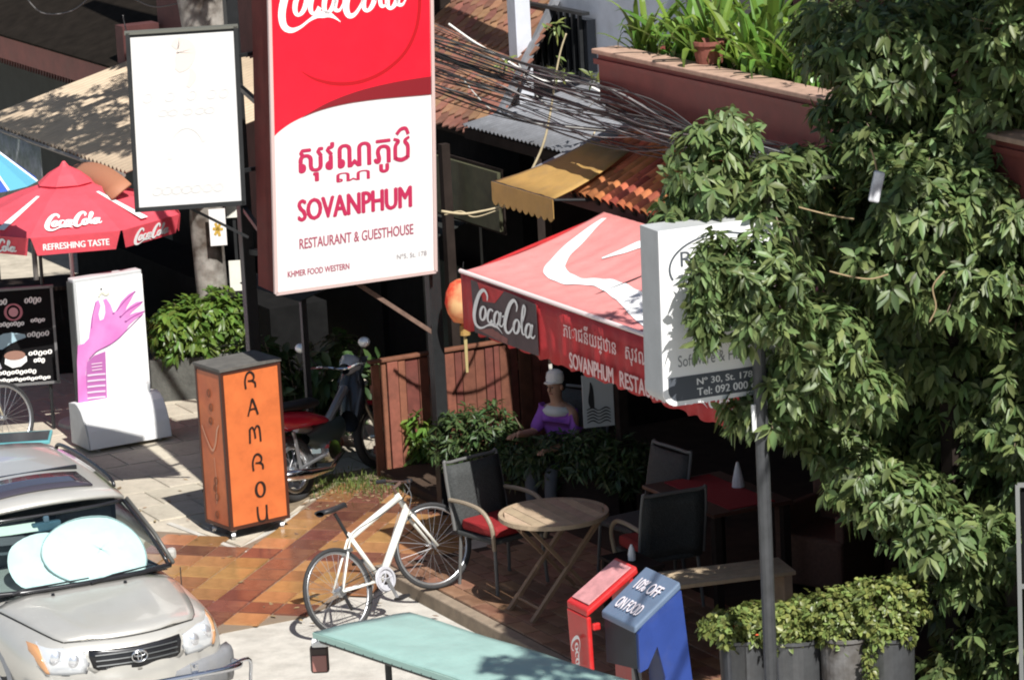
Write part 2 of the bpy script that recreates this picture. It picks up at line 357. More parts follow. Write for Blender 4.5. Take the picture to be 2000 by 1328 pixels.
# soil strip with grass beside the fence
dirt = mat('bare_soil', (0.20, 0.155, 0.10), 0.95, var=0.35, vscale=6, bump=0.8, bscale=25)
sheet('soil_strip', [gz(*p) for p in ((560, 1010), (600, 978), (745, 942), (800, 950), (860, 945), (860, 880), (700, 880), (560, 930))], 0.02, dirt)
def blades(name, label, cat, pts, h, w_, material, lean=0.6):
    vs = []; fs = []
    for p in pts:
        a = random.uniform(0, 6.28); l = h * random.uniform(.5, 1.2); d = V((math.cos(a), math.sin(a), 0)); s = V((-d.y, d.x, 0)) * w_; q = V(p); k = len(vs)
        mid = q + d * l * lean * .35 + V((0, 0, l * .6)); tip = q + d * l * lean + V((0, 0, l * .8))
        vs += [q - s, q + s, mid - s * .7, mid + s * .7, tip]; fs += [(k, k + 1, k + 3, k + 2), (k + 2, k + 3, k + 4)]
    m = MB(); m.v = vs; m.f = fs; o = m.build(name, material, fix=False); return tag(o, label, cat, kind='stuff')
gp = []
for _ in range(900):
    x = random.uniform(600, 850); y = random.gauss(948, 12); gp.append(gz(x, y, .02))
dl_m = mat('dry_leaf', (.24, .16, .085), .8, island=.5)
vs = []; fs = []
for _ in range(420):
    q = gz(random.uniform(585, 850), random.gauss(955, 16), .028) if random.random() < .75 else S(random.uniform(-5, 3), random.uniform(-1.6, .2), .145 if False else .03); a_ = random.uniform(0, 6.28); l = random.uniform(.02, .05); d = V((math.cos(a_), math.sin(a_), random.uniform(-.1, .3))) * l; s_ = V((-math.sin(a_), math.cos(a_), 0)) * l * .4; k = len(vs)
    vs += [q - d, q + s_, q + d, q - s_]; fs.append((k, k + 1, k + 2, k + 3))
m = MB(); m.v = vs; m.f = fs; tag(m.build('dry_leaves', dl_m, fix=False), 'small dry leaves scattered on the soil strip and paving', 'leaves', kind='stuff')
blades('grass', 'thin green grass on the soil in front of the fence', 'grass', gp, .09, .004, GRASS)

# ================================================================== buildings on the far side of the pavement
def sbox(m, a0, a1, b0, b1, z0, z1, o=(0, 0)):
    return m.box(((a0 + a1) / 2 - o[0], (b0 + b1) / 2 - o[1], (z0 + z1) / 2), (a1 - a0, b1 - b0, z1 - z0))
def street_thing(name, label, cat, a, b, group=None): return thing(name, label, cat, S(a, b), ST_ROT, group)
# --- restaurant
rest = street_thing('restaurant_building', 'restaurant with a dark open terrace below and a maroon planter balcony above', 'building', -1.3, 1.5); o = (-1.3, 1.5)
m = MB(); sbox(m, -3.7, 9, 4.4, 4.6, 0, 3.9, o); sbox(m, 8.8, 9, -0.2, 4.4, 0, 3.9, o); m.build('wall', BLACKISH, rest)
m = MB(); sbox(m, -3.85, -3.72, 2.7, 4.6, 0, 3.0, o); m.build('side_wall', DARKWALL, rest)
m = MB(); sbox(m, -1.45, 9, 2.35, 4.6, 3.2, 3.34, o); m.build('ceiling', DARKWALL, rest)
m = MB(); sbox(m, -0.6, 9, 3.4, 3.55, 3.7, 8.5, o); m.build('upper_wall', MAROON_D, rest)
for a in (4.6, 6.8):
    m = MB(); sbox(m, a - .07, a + .07, 1.35, 1.49, TZ, 3.15, o); m.build('post', DARKWALL, rest)
# balcony with a long planter wall
bal = MB(); sbox(bal, -0.36, 8.5, 1.5, 3.4, 3.62, 3.76, o); bal.build('balcony_slab', MAROON_D, rest)
bp = MB(); sbox(bp, -0.30, 8.5, 1.42, 1.52, 3.70, 4.10, o); pw = bp.build('planter_wall', MAROON, rest, bevel=.01)
bp = MB(); sbox(bp, -0.33, 8.5, 1.38, 1.62, 4.102, 4.14, o); bp.build('coping', mat('dusty_coping', (.40, .26, .19), .85, var=.3, vscale=5), pw, bevel=.008)
bp = MB(); sbox(bp, -0.33, 8.5, 1.395, 1.44, 4.02, 4.06, o); bp.build('rim', MAROON, pw)
bp = MB(); sbox(bp, -0.33, -0.26, 1.53, 2.2, 3.76, 4.1, o); bp.build('end_wall', MAROON, pw)
bp = MB(); sbox(bp, -0.25, 8.4, 1.53, 2.1, 3.78, 4.05, o); bp.build('soil', dirt, pw)
# --- low orange clay roof over the terrace
def half_tile(name, L, r, n=6):
    m = MB(); rows = []
    for i in range(2):
        rr = r * (1.0 if i == 0 else .88); rows.append([(rr * math.cos(math.pi * j / n), i * L, rr * math.sin(math.pi * j / n) * .85) for j in range(n + 1)])
    m.grid(rows); k = len(m.v); m.grid([[(x * .86, y, z * .84 - .002) for x, y, z in r_] for r_ in rows]); n1 = n + 1
    m.f += [(j, k + j, k + j + 1, j + 1) for j in range(n)]
    me = m.mesh(name)
    for p in me.polygons: p.use_smooth = True
    return me
lowr = MB(); rise = math.atan2(0.42, 0.9)
E0 = (-1.30, 1.30, 2.98)                                    # left end of the eave
def roof_pt(a, s, h=0): return V((a - o[0], E0[1] + s * math.cos(rise) - h * math.sin(rise) - o[1], E0[2] + s * math.sin(rise) + h * math.cos(rise)))
lowr.prism([(-1.28, 0), (4.6, 0), (4.6, 1.0), (-0.9, 1.0)], -0.03, 0.0, lambda u, v, t: roof_pt(u, v, t)); lr = lowr.build('lower_roof', DARKWALL, rest)
ht = half_tile('roof_tile', .36, .062); ht.materials.append(CLAY2)
for i in range(46):
    for j in range(3):
        a = -1.24 + i * .125
        if a < -1.24 + j * .13: continue
        t = put('tile', ht, None, lr); t.location = roof_pt(a + random.uniform(-.006, .006), j * .32 - .04, .004 + (.0) + j * .001); t.rotation_euler = (rise + .03, 0, random.uniform(-.03, .03))
m = MB(); m.tube([roof_pt(-1.27, -.02, .03), roof_pt(-0.9, 1.02, .03)], .07, 8); m.build('ridge', GREYMETAL, lr)
m = MB(); m.bar(roof_pt(-1.3, .02, -.09), roof_pt(4.6, .02, -.09), .03, .12); m.build('fascia', MAROON_D, lr)
for i in range(30):
    m = MB() if i == 0 else m; a = -1.25 + i * .2; m.bar(roof_pt(a, .0, -.05), roof_pt(a, .9, -.05), .05, .06)
m.build('rafters', DARKWALL, lr)

# --- neighbour house with the large scale-tile roof
nb = street_thing('tiled_house', 'house with a mossy fish-scale clay tile roof and a pale column behind the sign', 'house', -5.2, 2.4); o2 = (-5.2, 2.4)
rise2 = R(40)
def r2(a, s, h=0): return V((a - o2[0], 2.25 + s * math.cos(rise2) - h * math.sin(rise2) - o2[1], 2.86 + s * math.sin(rise2) + h * math.cos(rise2)))
m = MB(); m.prism([(-7.4, 0), (-3.98, 0), (-5.5, 2.6), (-7.4, 2.6)], -.06, -.012, lambda u, v, t: r2(u, v, t)); rf = m.build('roof', DARKWALL, nb)
m = MB(); ol = [(-.068, 0.19), (-.068, .03), (-.05, -.045), (0, -.085), (.05, -.045), (.068, .03), (.068, .19)]
m.prism(ol, 0, .014, lambda u, v, t: (u, v, t)); ft = m.mesh('scale_tile'); ft.materials.append(CLAY); n = 0
for j in range(18):
    for i in range(20):
        a = -6.66 + i * .14 + (.07 if j % 2 else 0)
        if a > -4.03 - (.06 + j * .135) * .585 or n >= 300: continue
        n += 1; t = put('tile', ft, None, rf); t.location = r2(a, .06 + j * .135, .012 + random.uniform(0, .01)); t.rotation_euler = (rise2 - .12, random.uniform(-.03, .03), random.uniform(-.05, .05))
m = MB(); m.prism([(-4.0, 0), (-3.94, 0), (-5.46, 2.6), (-5.52, 2.6)], -.02, .05, lambda u, v, t: r2(u, v, t)); m.build('verge', GREYMETAL, rf)
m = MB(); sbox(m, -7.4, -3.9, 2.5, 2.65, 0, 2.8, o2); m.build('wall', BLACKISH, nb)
m = MB(); cq = sb(1013, 100, 2.95); sbox(m, cq.x - .09, cq.x + .07, 2.9, 3.05, 2.4, 7, o2); m.build('column', WHITEWALL, nb)
# --- pale upper storey with a dark window and its railing
up = street_thing('pale_house', 'pale blue-white house front with a dark barred window above the cables', 'house', -2.0, 3.4); o3 = (-2.0, 3.4)
m = MB(); sbox(m, -5.6, -0.62, 3.5, 3.65, 2.6, 7, o3); m.build('wall', WHITEWALL, up)
m = MB(); sbox(m, -5.35, -4.2, 3.40, 3.49, 3.3, 3.78, o3); wn = m.build('window', mat('dark_window_glass', (.012, .014, .018), .15), up)
for i in range(9):
    m = MB(); x = -5.3 + i * .125; sbox(m, x, x + .03, 3.36, 3.395, 3.26, 3.82, o3); m.build('bar', STEELBLK, wn)
m = MB(); sbox(m, -5.4, -4.15, 3.33, 3.41, 3.83, 3.86, o3); m.build('lintel', STEELBLK, wn)
m = MB(); sbox(m, -2.4, -0.7, 3.42, 3.49, 3.9, 4.6, o3); w2 = m.build('window', mat('dark_window_glass', (0, 0, 0)), up)
m = MB(); sbox(m, -1.6, -1.5, 3.39, 3.418, 3.9, 4.6, o3); m.build('mullion', WHITEWALL, w2)
# --- corrugated grey sheet roof under the cables
cr = street_thing('corrugated_lean_to', 'weathered grey corrugated lean-to roof under the bundle of black cables', 'roof', -2.4, 2.2); o4 = (-2.4, 2.2)
def corr(m, a0, a1, b0, b1, z0, z1, o, pitch=.076, amp=.012):
    n = int((a1 - a0) / pitch * 6); rows = []
    for t in (0, .5, 1):
        rows.append([V((a0 + (a1 - a0) * i / n - o[0], b0 + (b1 - b0) * t - o[1], z0 + (z1 - z0) * t + amp * math.sin(2 * math.pi * i / 6))) for i in range(n + 1)])
    return m.grid(rows)
corr(MB(), -4.2, -0.75, 2.1, 3.45, 2.98, 3.22, o4).build('roof_sheet', GREYMETAL, cr, smooth=True, solid=.004)
m = MB(); sbox(m, -4.2, -0.75, 2.12, 2.18, 2.86, 2.95, o4); m.build('fascia', DARKWALL, cr)
for a in (-4.1, -1.0):
    m = MB(); sbox(m, a, a + .08, 1.8, 1.88, 0, 2.86, o4); m.build('post', DARKWALL, cr)
# --- ochre awning
oa = street_thing('ochre_awning', 'ochre yellow fabric awning with a scalloped edge, in the shade', 'awning', -1.6, 1.2); o5 = (-1.6, 1.2)
fa = sb(968, 335, 1.0); fb_ = sb(1190, 372, 1.0)
rows = []
A0, A1 = -1.42, -0.35
for t in np.linspace(0, 1, 5):
    rows.append([V((A0 + (A1 - A0) * i / 10 + .42 * t * (1 - i / 10) - o5[0], 1.0 + .7 * t - o5[1], 2.99 + .30 * t - .03 * math.sin(math.pi * t) - .006 * math.cos(i * 2))) for i in range(11)])
MB().grid(rows).build('canopy', YELLOW_C, oa, smooth=True, solid=.006)
pl = [(A0, 0), (A1, 0)]; n = 10
poly = [(A0, 2.985)] + [(A1, 2.985)]
for i in range(n * 4 + 1):
    x = A1 + (A0 - A1) * i / (n * 4); poly.append((x, 2.83 - .035 * abs(math.sin(i * math.pi / 4))))
MB().prism(poly, 0.985, 0.992, lambda u, v, t: (u - o5[0], t - o5[1], v)).build('valance', YELLOW_C, oa)
m = MB(); m.tube([(A0 - o5[0], 1.0 - o5[1], 2.98), (A1 - o5[0], 1.0 - o5[1], 2.98)], .012, 6)
for x in (A0, A1): m.tube([(x - o5[0], 1.0 - o5[1], 2.98), (x - o5[0] + .3, 2.4 - o5[1], 2.85)], .012, 6)
m.build('frame', STEELBLK, oa)
# dark signboard with letters in the gloom below the tiled roof
sg = street_thing('dark_signboard', 'dark olive signboard with faded letters in the shade left of the ochre awning', 'sign', -4.4, 2.0)
m = MB(); m.box((0.35, 0, 2.42), (1.5, .05, .52)); m.build('board', mat('olive_board', (.06, .06, .03), .7, var=.4, vscale=5), sg)
m = MB(); m.box((0.35, -.035, 2.42), (1.56, .016, .58)); m.build('frame', DARKWALL, sg)
for o_ in sg.children:
    if o_.name.startswith('frame'): o_.location = (0, .05, 0)
# ================================================================== restaurant awning with word mark
AW = 4.2
aw = street_thing('red_awning', 'faded red soft-drink awning with a white ribbon and lettered valance over the dark terrace', 'awning', 0.0, 0.0)
D, RZ = 1.25, .30
def awp(a, t, h=0): return V((a, D * t - h * .22, 2.6 + RZ * t - .05 * math.sin(math.pi * t) * (1 if t < 1 else 0) + h))
def rip(a, t):
    i = a / AW * 60; return (.004 * math.sin(i * 1.9 + t * 2) + .006 * math.sin(i * .7) - .02 * abs(math.sin(math.pi * i / 60 * 2.6))) * math.sin(math.pi * t)
rows = []
NA = 120
for t in np.linspace(0, 1, 9):
    rows.append([awp(AW * i / NA, t, rip(AW * i / NA, t)) for i in range(NA + 1)])
can = MB().grid(rows).build('canopy', RED_CANVAS, aw, smooth=True, solid=.006)
MB().tube([(-.01, -.015, 2.605), (AW, -.015, 2.605)], .018, 8).build('front_rail', mat('pink_white_tube', (.75, .62, .6), .5), aw)
m = MB()
for a in (0, 1.6, 3.2, AW): m.tube([(a, 0, 2.56), (a, D, 2.83)], .016, 6)
m.tube([(0, D, 2.83), (AW, D, 2.83)], .02, 6); m.build('frame', STEELBLK, aw)
rows = []
for z in np.linspace(2.585, 2.15, 5): rows.append([V((AW * i / NA, -.018 + .012 * math.sin(i * 1.3) * (2.6 - z) * 2 + .006 * math.sin(i * .47), z - .012 * math.sin(i * .9) * (z < 2.2))) for i in range(NA + 1)])
val = MB().grid(rows).build('valance', RED_DEEP, aw, smooth=True, solid=.004)
MB().grid([[V((0, b, 2.585 + (RZ * b / D)))for b in (0, .4, .8, D)], [V((0, b, 2.3 + .4 * b / D)) for b in (0, .4, .8, D)]]).build('side_flap', RED_DEEP, aw, solid=.004)
# white dynamic ribbon printed on the canopy
def on_canopy(px, py):
    p = toS(gz(px, py, 2.72)); return p.x, max(0.03, min(.97, p.y / D))
def face_can(u, v, t):
    q = awp(u, v, 0); return V((q.x, q.y - .02, q.z + .022))
rib = []
for px, py, w_ in ((1205, 458, .05), (1150, 470, .11), (1095, 490, .15), (1082, 507, .17), (1110, 522, .16), (1170, 533, .15), (1225, 555, .2), (1290, 600, .26), (1370, 660, .12)):
    p = toS(gz(px, py, 2.74)); rib.append((p.x, min(1.18, p.y), w_))
P = smooth_path(rib, 16); m = MB(); k = 0
for i, (u, v, w_) in enumerate(P):
    a = P[max(i - 1, 0)]; b = P[min(i + 1, len(P) - 1)]; dx, dy = b[0] - a[0], b[1] - a[1]; L = math.hypot(dx, dy) or 1; nx, ny = -dy / L * w_ / 2, dx / L * w_ / 2
    for s_ in (-1, -.66, -.33, 0, .33, .66, 1):
        bb = min(max(v + ny * s_, .01), D - .01); q = awp(u + nx * s_, bb / D, rip(u + nx * s_, bb / D)); m.v.append((q.x, q.y - .003, q.z + .009))
for i in range(len(P) - 1):
    for j in range(6): a = 7 * i + j; m.f.append((a, a + 1, a + 8, a + 7))
m.build('ribbon_print', WHITE, can, fix=False)
m = MB(); pts = []
for px, py, w_ in ((1175, 492, .04), (1215, 490, .1), (1265, 488, .13), (1320, 500, .1)):
    p = toS(gz(px, py, 2.78)); pts.append((p.x, min(1.2, p.y), w_))
m.stroke(pts, lambda u, v, t: (lambda q: V((q.x, q.y - .003, q.z + .012)))(awp(u, min(max(v / D, 0.01), .99), rip(u, min(max(v / D, 0.01), .99)))), 0); m.build('ribbon_print', WHITE, can, fix=False)
# valance print: word mark on a dark disc, shop name
VF = -.042
disc = [(1.36 * .5 + .30 + .33 * math.cos(a) * .98, 2.37 + .2 * math.sin(a)) for a in np.linspace(0, 2 * math.pi, 32, endpoint=False)]
MB().prism([(.24, 2.17), (1.30, 2.17), (1.30, 2.56), (.9, 2.575), (.22, 2.575)], VF, VF - .002, lambda u, v, t: (u, t, v)).build('dark_print', mat('dark_label_print', (.055, .03, .035), .6, var=.3), val)
MB().prism([(.34, 2.575), (.78, 2.575), (.62, 2.46), (.42, 2.44)], VF - .003, VF - .004, lambda u, v, t: (u, t, v)).build('red_print', RED_DEEP, val)
MB().prism([(.3, 2.2), (.8, 2.17), (.8, 2.215), (.55, 2.25)], VF - .003, VF - .004, lambda u, v, t: (u, t, v)).build('red_print', mat('dull_red_print', (.22, .07, .06), .6), val)
script_mark(OFFWHITE, val, lambda u, v, t: V((.24 + u * .104, VF - .008 - t, 2.30 + v * .068 - .0 * u)), bold=.9)
XA = (1, 0, 0); ZA = (0, 0, 1)
PINKW = mat('pink_white_print', (.72, .5, .48), .6)
lettering('ភោជនីយដ្ឋាន', PINKW, val, (1.72, VF - .006, 2.36), XA, ZA, .80, .17, bold=.012)
lettering('សុវណ្ណភូមិ', PINKW, val, (2.66, VF - .006, 2.36), XA, ZA, .75, .17, bold=.012)
lettering('SOVANPHUM', PINKW, val, (1.80, VF - .006, 2.175), XA, ZA, .66, .115, bold=.03)
lettering('RESTAURANT', PINKW, val, (2.56, VF - .006, 2.175), XA, ZA, .8, .115, bold=.03)
script_mark(OFFWHITE, val, lambda u, v, t: V((3.5 + u * .065, VF - .008 - t, 2.30 + v * .05)), bold=.9)

# ================================================================== big restaurant sign on two poles
YAW = R(24); P0 = gy(850, 530, 0.05); nS = V((math.sin(YAW), -math.cos(YAW), 0)); uS = V((math.cos(YAW), math.sin(YAW), 0))
base = P0 - uS * .71; base.z = 0
bs = thing('billboard_sign', 'tall red and white restaurant sign on two black poles', 'sign', base, YAW)
def sgn(px, py):
    q = to_local(bs, onp(px, py, P0, nS)); return q.x, q.z
zb = P0.z; ztop = 5.15
sh = .045                                                  # the panel leans a touch against its poles
def fx(u, v, t=0): return V((u - .0 + (v - zb) * sh, -t, v))
W2 = .71
FACEW = mat('sign_face_white', (.68, .675, .665), .5, var=.05, vscale=2, dirt=.16, dscale=3, dcol=(.50, .47, .42))
SIDE = mat('shaded_red_sign_side', (.12, .026, .022), .75, var=.25, vscale=3, dirt=.3, spec=.15)  # red darkened to brown: the side's shade is in its colour
m = MB(); m.prism([(-W2, zb), (W2, zb), (W2, ztop), (-W2, ztop)], -.02, -.40, lambda u, v, t: fx(u, v, t)); m.build('cabinet', SIDE, bs)
m = MB(); m.prism([(-W2 + .0, zb + .0), (W2, zb), (W2, ztop), (-W2, ztop)], -.018, .0, fx); face = m.build('face_panel', FACEW, bs)
fr = MB()
for q in (((-W2, zb), (W2, zb)), ((-W2, zb), (-W2, ztop)), ((W2, zb), (W2, ztop)), ((-W2, ztop), (W2, ztop))):
    fr.bar(fx(*q[0], .004), fx(*q[1], .004), .03, .028)
fr.build('frame', mat('pinkish_frame', (.62, .47, .44), .5, metal=.2), bs)
SIGNRED = mat('sign_red', (.72, .012, .03), .35, var=.10, vscale=3, dirt=.12, dscale=4, dcol=(.5, .05, .06))
def U(px, py): x, z = sgn(px, py); return x - (z - zb) * sh, z
curve = [U(*p) for p in ((527, 277), (545, 257), (580, 234), (640, 211), (720, 196), (838, 185))]
curve = [(u, v) for u, v in smooth_path(curve, 6)]; curve[0] = (-W2 + .016, curve[0][1]); curve[-1] = (W2 - .016, curve[-1][1])
MB().prism(curve + [(W2 - .016, ztop - .02), (-W2 + .016, ztop - .02)], .001, .004, fx).build('red_field', SIGNRED, face)
c2 = [(u, v) for u, v in smooth_path([U(*p) for p in ((590, 229), (640, 201), (700, 178), (770, 161), (838, 150))], 6)]; c2[-1] = (W2 - .016, c2[-1][1])
c1 = [(u, v) for u, v in curve if u > c2[0][0] + .01]
MB().prism(c1 + list(reversed(c2)), .0045, .007, fx).build('dark_red_band', mat('sign_dark_red', (.20, .012, .018), .4), face)
arc = [U(*p) for p in ((588, 140), (615, 155), (655, 164), (700, 161), (745, 143), (785, 110), (808, 70), (818, 25))]
arc += [(arc[-1][0] + .01, arc[-1][1] + .25)]
MB().stroke([(u, v, w_) for (u, v), w_ in zip(arc, (.006, .02, .03, .03, .03, .03, .03, .03, .03))], lambda u, v, t: fx(u, v, .005), 0).build('disc_outline', mat('sign_mid_red', (.40, .006, .012), .4), face, fix=False)
x0, z0 = U(543, 31); x1, z1 = U(793, 31)
kx = (x1 - x0) / 10
script_mark(WHITE, face, lambda u, v, t: fx(x0 + u * kx, z0 + v * kx * 1.06 - .002 * u, .005 + t), bold=1.0)
CRIM = mat('crimson_lettering', (.42, .02, .075), .5); CRIM2 = mat('dull_crimson_lettering', (.34, .07, .11), .5); GREYT = mat('grey_lettering', (.3, .27, .28), .5)
uz = fx(0, 1) - fx(0, 0)
def sign_text(body, p0, p1, h, material, bold=0.0, sp=1.0):
    a = U(*p0); b = U(*p1); return lettering(body, material, face, fx(a[0], a[1], .004), (1, 0, 0), tuple(uz), b[0] - a[0], h, bold, spacing=sp)
sign_text('សុវណភូ', (585, 358), (762, 358 - 29), .30, CRIM, .02)
km = MB()
for st_ in (((768, 272, .022), (778, 276, .03), (772, 286, .035), (772, 312, .035)), ((772, 310, .03), (784, 312, .035), (796, 306, .035)), ((796, 308, .035), (796, 285, .035), (790, 275, .03), (799, 267, .022))): km.stroke([U(x_, y_) + (w_,) for x_, y_, w_ in st_], lambda u, v, t: fx(u, v, .005), 0)
km.build('lettering', CRIM, face, fix=False)
sign_text('ណ', (657, 357), (722, 346), .075, CRIM, .012)
MB().stroke([(u, v, .03) for u, v in (U(774, 263), U(782, 253), U(792, 251), U(797, 262))], lambda u, v, t: fx(u, v, .005), 0).build('lettering', CRIM, face, fix=False)
sign_text('SOVANPHUM', (583, 433), (803, 398), .175, CRIM, .035, .98)
sign_text('RESTAURANT & GUESTHOUSE', (585, 487), (807, 452), .085, CRIM2, .015)
sign_text('KHMER FOOD WESTERN', (562, 542), (682, 523), .05, CRIM2, .02)
sign_text('Nº5, St. 178', (775, 508), (833, 499), .045, GREYT, .005)
pr = to_local(bs, gy(857, 760, .22)); pl_ = to_local(bs, gy(487, 560, 1.55))
POLES = {}
for q in (pr, pl_):
    m = MB(); m.box((q.x, q.y, 2.6), (.105, .105, 5.2)); m.build('pole', STEELBLK, bs, bevel=.006)
m = MB(); m.bar((pr.x - .72, pr.y - .02, 2.14), (pr.x, pr.y - .02, 1.58), .035, .035); m.build('brace', mat('rusty_steel', (.16, .10, .075), .7, var=.4, vscale=8), bs)
for z in (2.5, 3.6, 4.8): MB().bar((pl_.x, pl_.y, z), (-W2 + .1 + (z - zb) * sh, .38, z), .04, .04).build('bracket', STEELBLK, bs)
for z in (2.12, 5.0): MB().bar((pl_.x, pl_.y, z), (pr.x, pr.y, z), .05, .05).build('crossbar', STEELBLK, bs)

# ================================================================== white sign on the left pole
YW = R(5); nW = V((math.sin(YW), -math.cos(YW), 0)); PW = gy(476, 393, -.22); uW = V((math.cos(YW), math.sin(YW), 0))
wb = PW - uW * .44; 
ws = thing('white_sign', 'sun-bleached white sign in a black frame, its print faded away', 'sign', (wb.x, wb.y, PW.z - .03), YW)
def wf(u, v, t=0): return V((u + v * .02, -t, v))
m = MB(); m.prism([(-.45, 0), (.45, 0), (.45, 1.47), (-.45, 1.47)], -.015, -.10, wf); m.build('cabinet', STEELBLK, ws)
m = MB(); m.prism([(-.415, .035), (.43, .035), (.43, 1.43), (-.415, 1.43)], -.014, .004, wf); wfc = m.build('face_panel', mat('bleached_white_face', (.63, .625, .61), .5, var=.03, dirt=.12, dscale=3, dcol=(.48, .46, .42)), ws)
fr = MB()
for q in (((-.45, .015), (.45, .015)), ((-.435, 0), (-.435, 1.47)), ((.44, 0), (.44, 1.47))): fr.bar(wf(*q[0], .0), wf(*q[1], .0), .03, .034)
fr.build('frame', STEELBLK, ws)
fr = MB(); fr.bar(wf(-.46, 1.465, -.045), wf(.46, 1.465, -.045), .12, .02); fr.build('top_cap', mat('dusty_black', (.12, .12, .10), .6), ws)
FAINT = mat('faded_print_grey', (.585, .58, .56), .6); FAINTO = mat('faded_print_peach', (.63, .57, .52), .6)
m = MB(); m.stroke([(-.07, 1.33, .05), (-.03, 1.36, .1), (.03, 1.3, .16), (.0, 1.2, .14), (-.05, 1.14, .05)], lambda u, v, t: wf(u, v, .007), 0); m.stroke([(.06, 1.15, .02), (.075, 1.08, .06), (.03, 1.0, .03)], lambda u, v, t: wf(u, v, .007), 0); m.build('faded_emblem', FAINTO, wfc, fix=False)
m = MB()
for row, (z, h, xs) in enumerate(((.93, .07, (-.3, -.12, .06, .22, .32)), (.8, .05, (-.18, -.1, .02, .12, .2)), (.16, .06, (-.26, -.18, -.1, -.02, .06, .15, .24)))):
    for x in xs: m.stroke(ellipse_stroke(x, z, .035, h / 2, .014, n=10), lambda u, v, t: wf(u, v, .007), 0)
m.stroke(ellipse_stroke(.0, .48, .15, .19, .03, 0, 14, 20, 200), lambda u, v, t: wf(u, v, .007), 0); m.build('faded_print', FAINT, wfc, fix=False)['kind'] = 'stuff'
MB().bar((.46, .14, -.30), (-.05, .06, .02), .022, .022).build('brace', STEELBLK, ws)
for z in (.25, 1.2): MB().bar((.38, .12, z), (.62, .30, z), .03, .03).build('arm', STEELBLK, ws)

# ================================================================== software shop sign half behind the leaves
YR = R(22); nR = V((math.sin(YR), -math.cos(YR), 0)); uR = V((math.cos(YR), math.sin(YR), 0)); PR = gy(1292, 640, -6.8)
ctr = PR + uR * .40
rs = thing('shop_sign', 'white software shop sign box, half hidden behind the leafy branches', 'sign', (ctr.x, ctr.y, onp(1300, 790, PR, nR).z - .02), YR)
def rf_(u, v, t=0): return V((u + v * .012, -t, v))
H = 1.16
def rr(x0, x1, z0, z1, r, n=6):
    o_ = []
    for cx, cz, a in ((x1 - r, z1 - r, 0), (x0 + r, z1 - r, 90), (x0 + r, z0 + r, 180), (x1 - r, z0 + r, 270)):
        for i in range(n + 1): t = R(a + 90 * i / n); o_.append((cx + r * math.cos(t), cz + r * math.sin(t)))
    return o_
def rp(x0, x1, z0, z1, r, n=6):                            # only the lower corners rounded
    o_ = [(x1, z1), (x0, z1)]
    for cx, cz, a in ((x0 + r, z0 + r, 180), (x1 - r, z0 + r, 270)):
        for i in range(n + 1): t = R(a + 90 * i / n); o_.append((cx + r * math.cos(t), cz + r * math.sin(t)))
    return o_
MB().prism(rp(-.41, .41, 0, H, .1), -.01, -.28, rf_).build('cabinet', GREYWHITE, rs)
rfc = MB().prism(rp(-.41, .41, 0, H, .1), -.009, .006, rf_).build('face_panel', mat('sign_white', (.85, .85, .84), .4), rs)
SLATE = mat('slate_print', (.075, .085, .10), .5)
MB().prism(rp(-.375, .375, .03, .19, .08), .007, .009, rf_).build('dark_band', SLATE, rfc)
m = MB(); m.stroke(ellipse_stroke(.02, .9, .36, .2, .012, 0, 24, 60, 200), lambda u, v, t: rf_(u, v, .009), 0); m.build('oval_outline', SLATE, rfc, fix=False)
lettering('Repair', SLATE, rfc, rf_(-.26, .88, .009), (1, 0, 0), (0, 0, 1), .44, .13, .0)
lettering('Software & Hardware', mat('slate_light', (.2, .21, .22), .5), rfc, rf_(-.3, .255, .009), (1, 0, 0), (0, 0, 1), .66, .075, .0)
lettering('Nº 30, St. 178', WHITE, rfc, rf_(-.17, .115, .012), (1, 0, 0), (0, 0, 1), .4, .05, .02)
lettering('Tel: 092 000 8', WHITE, rfc, rf_(-.17, .05, .012), (1, 0, 0), (0, 0, 1), .42, .05, .02)
# its pole at the terrace corner
pp = gy(1490, 1060, -6.75)
tp = thing('steel_pole', 'dark steel pole standing at the corner of the terrace before the pots', 'pole', (pp.x + .02, pp.y, 0), 0)
m = MB(); m.tube([(0, 0, 0), (0, 0, 3.3)], .045, 12); m.build('shaft', mat('dark_grey_steel', (.05, .052, .055), .5, var=.3, vscale=6), tp, smooth=False)
m = MB(); m.box((0, 0, .02), (.2, .2, .04)); m.build('base_plate', STEELBLK, tp)
m = MB(); m.tube([(-.05, -.03, 2.36), (-.05, -.03, 2.54)], .016, 6); m.build('bracket', WHITE, tp)
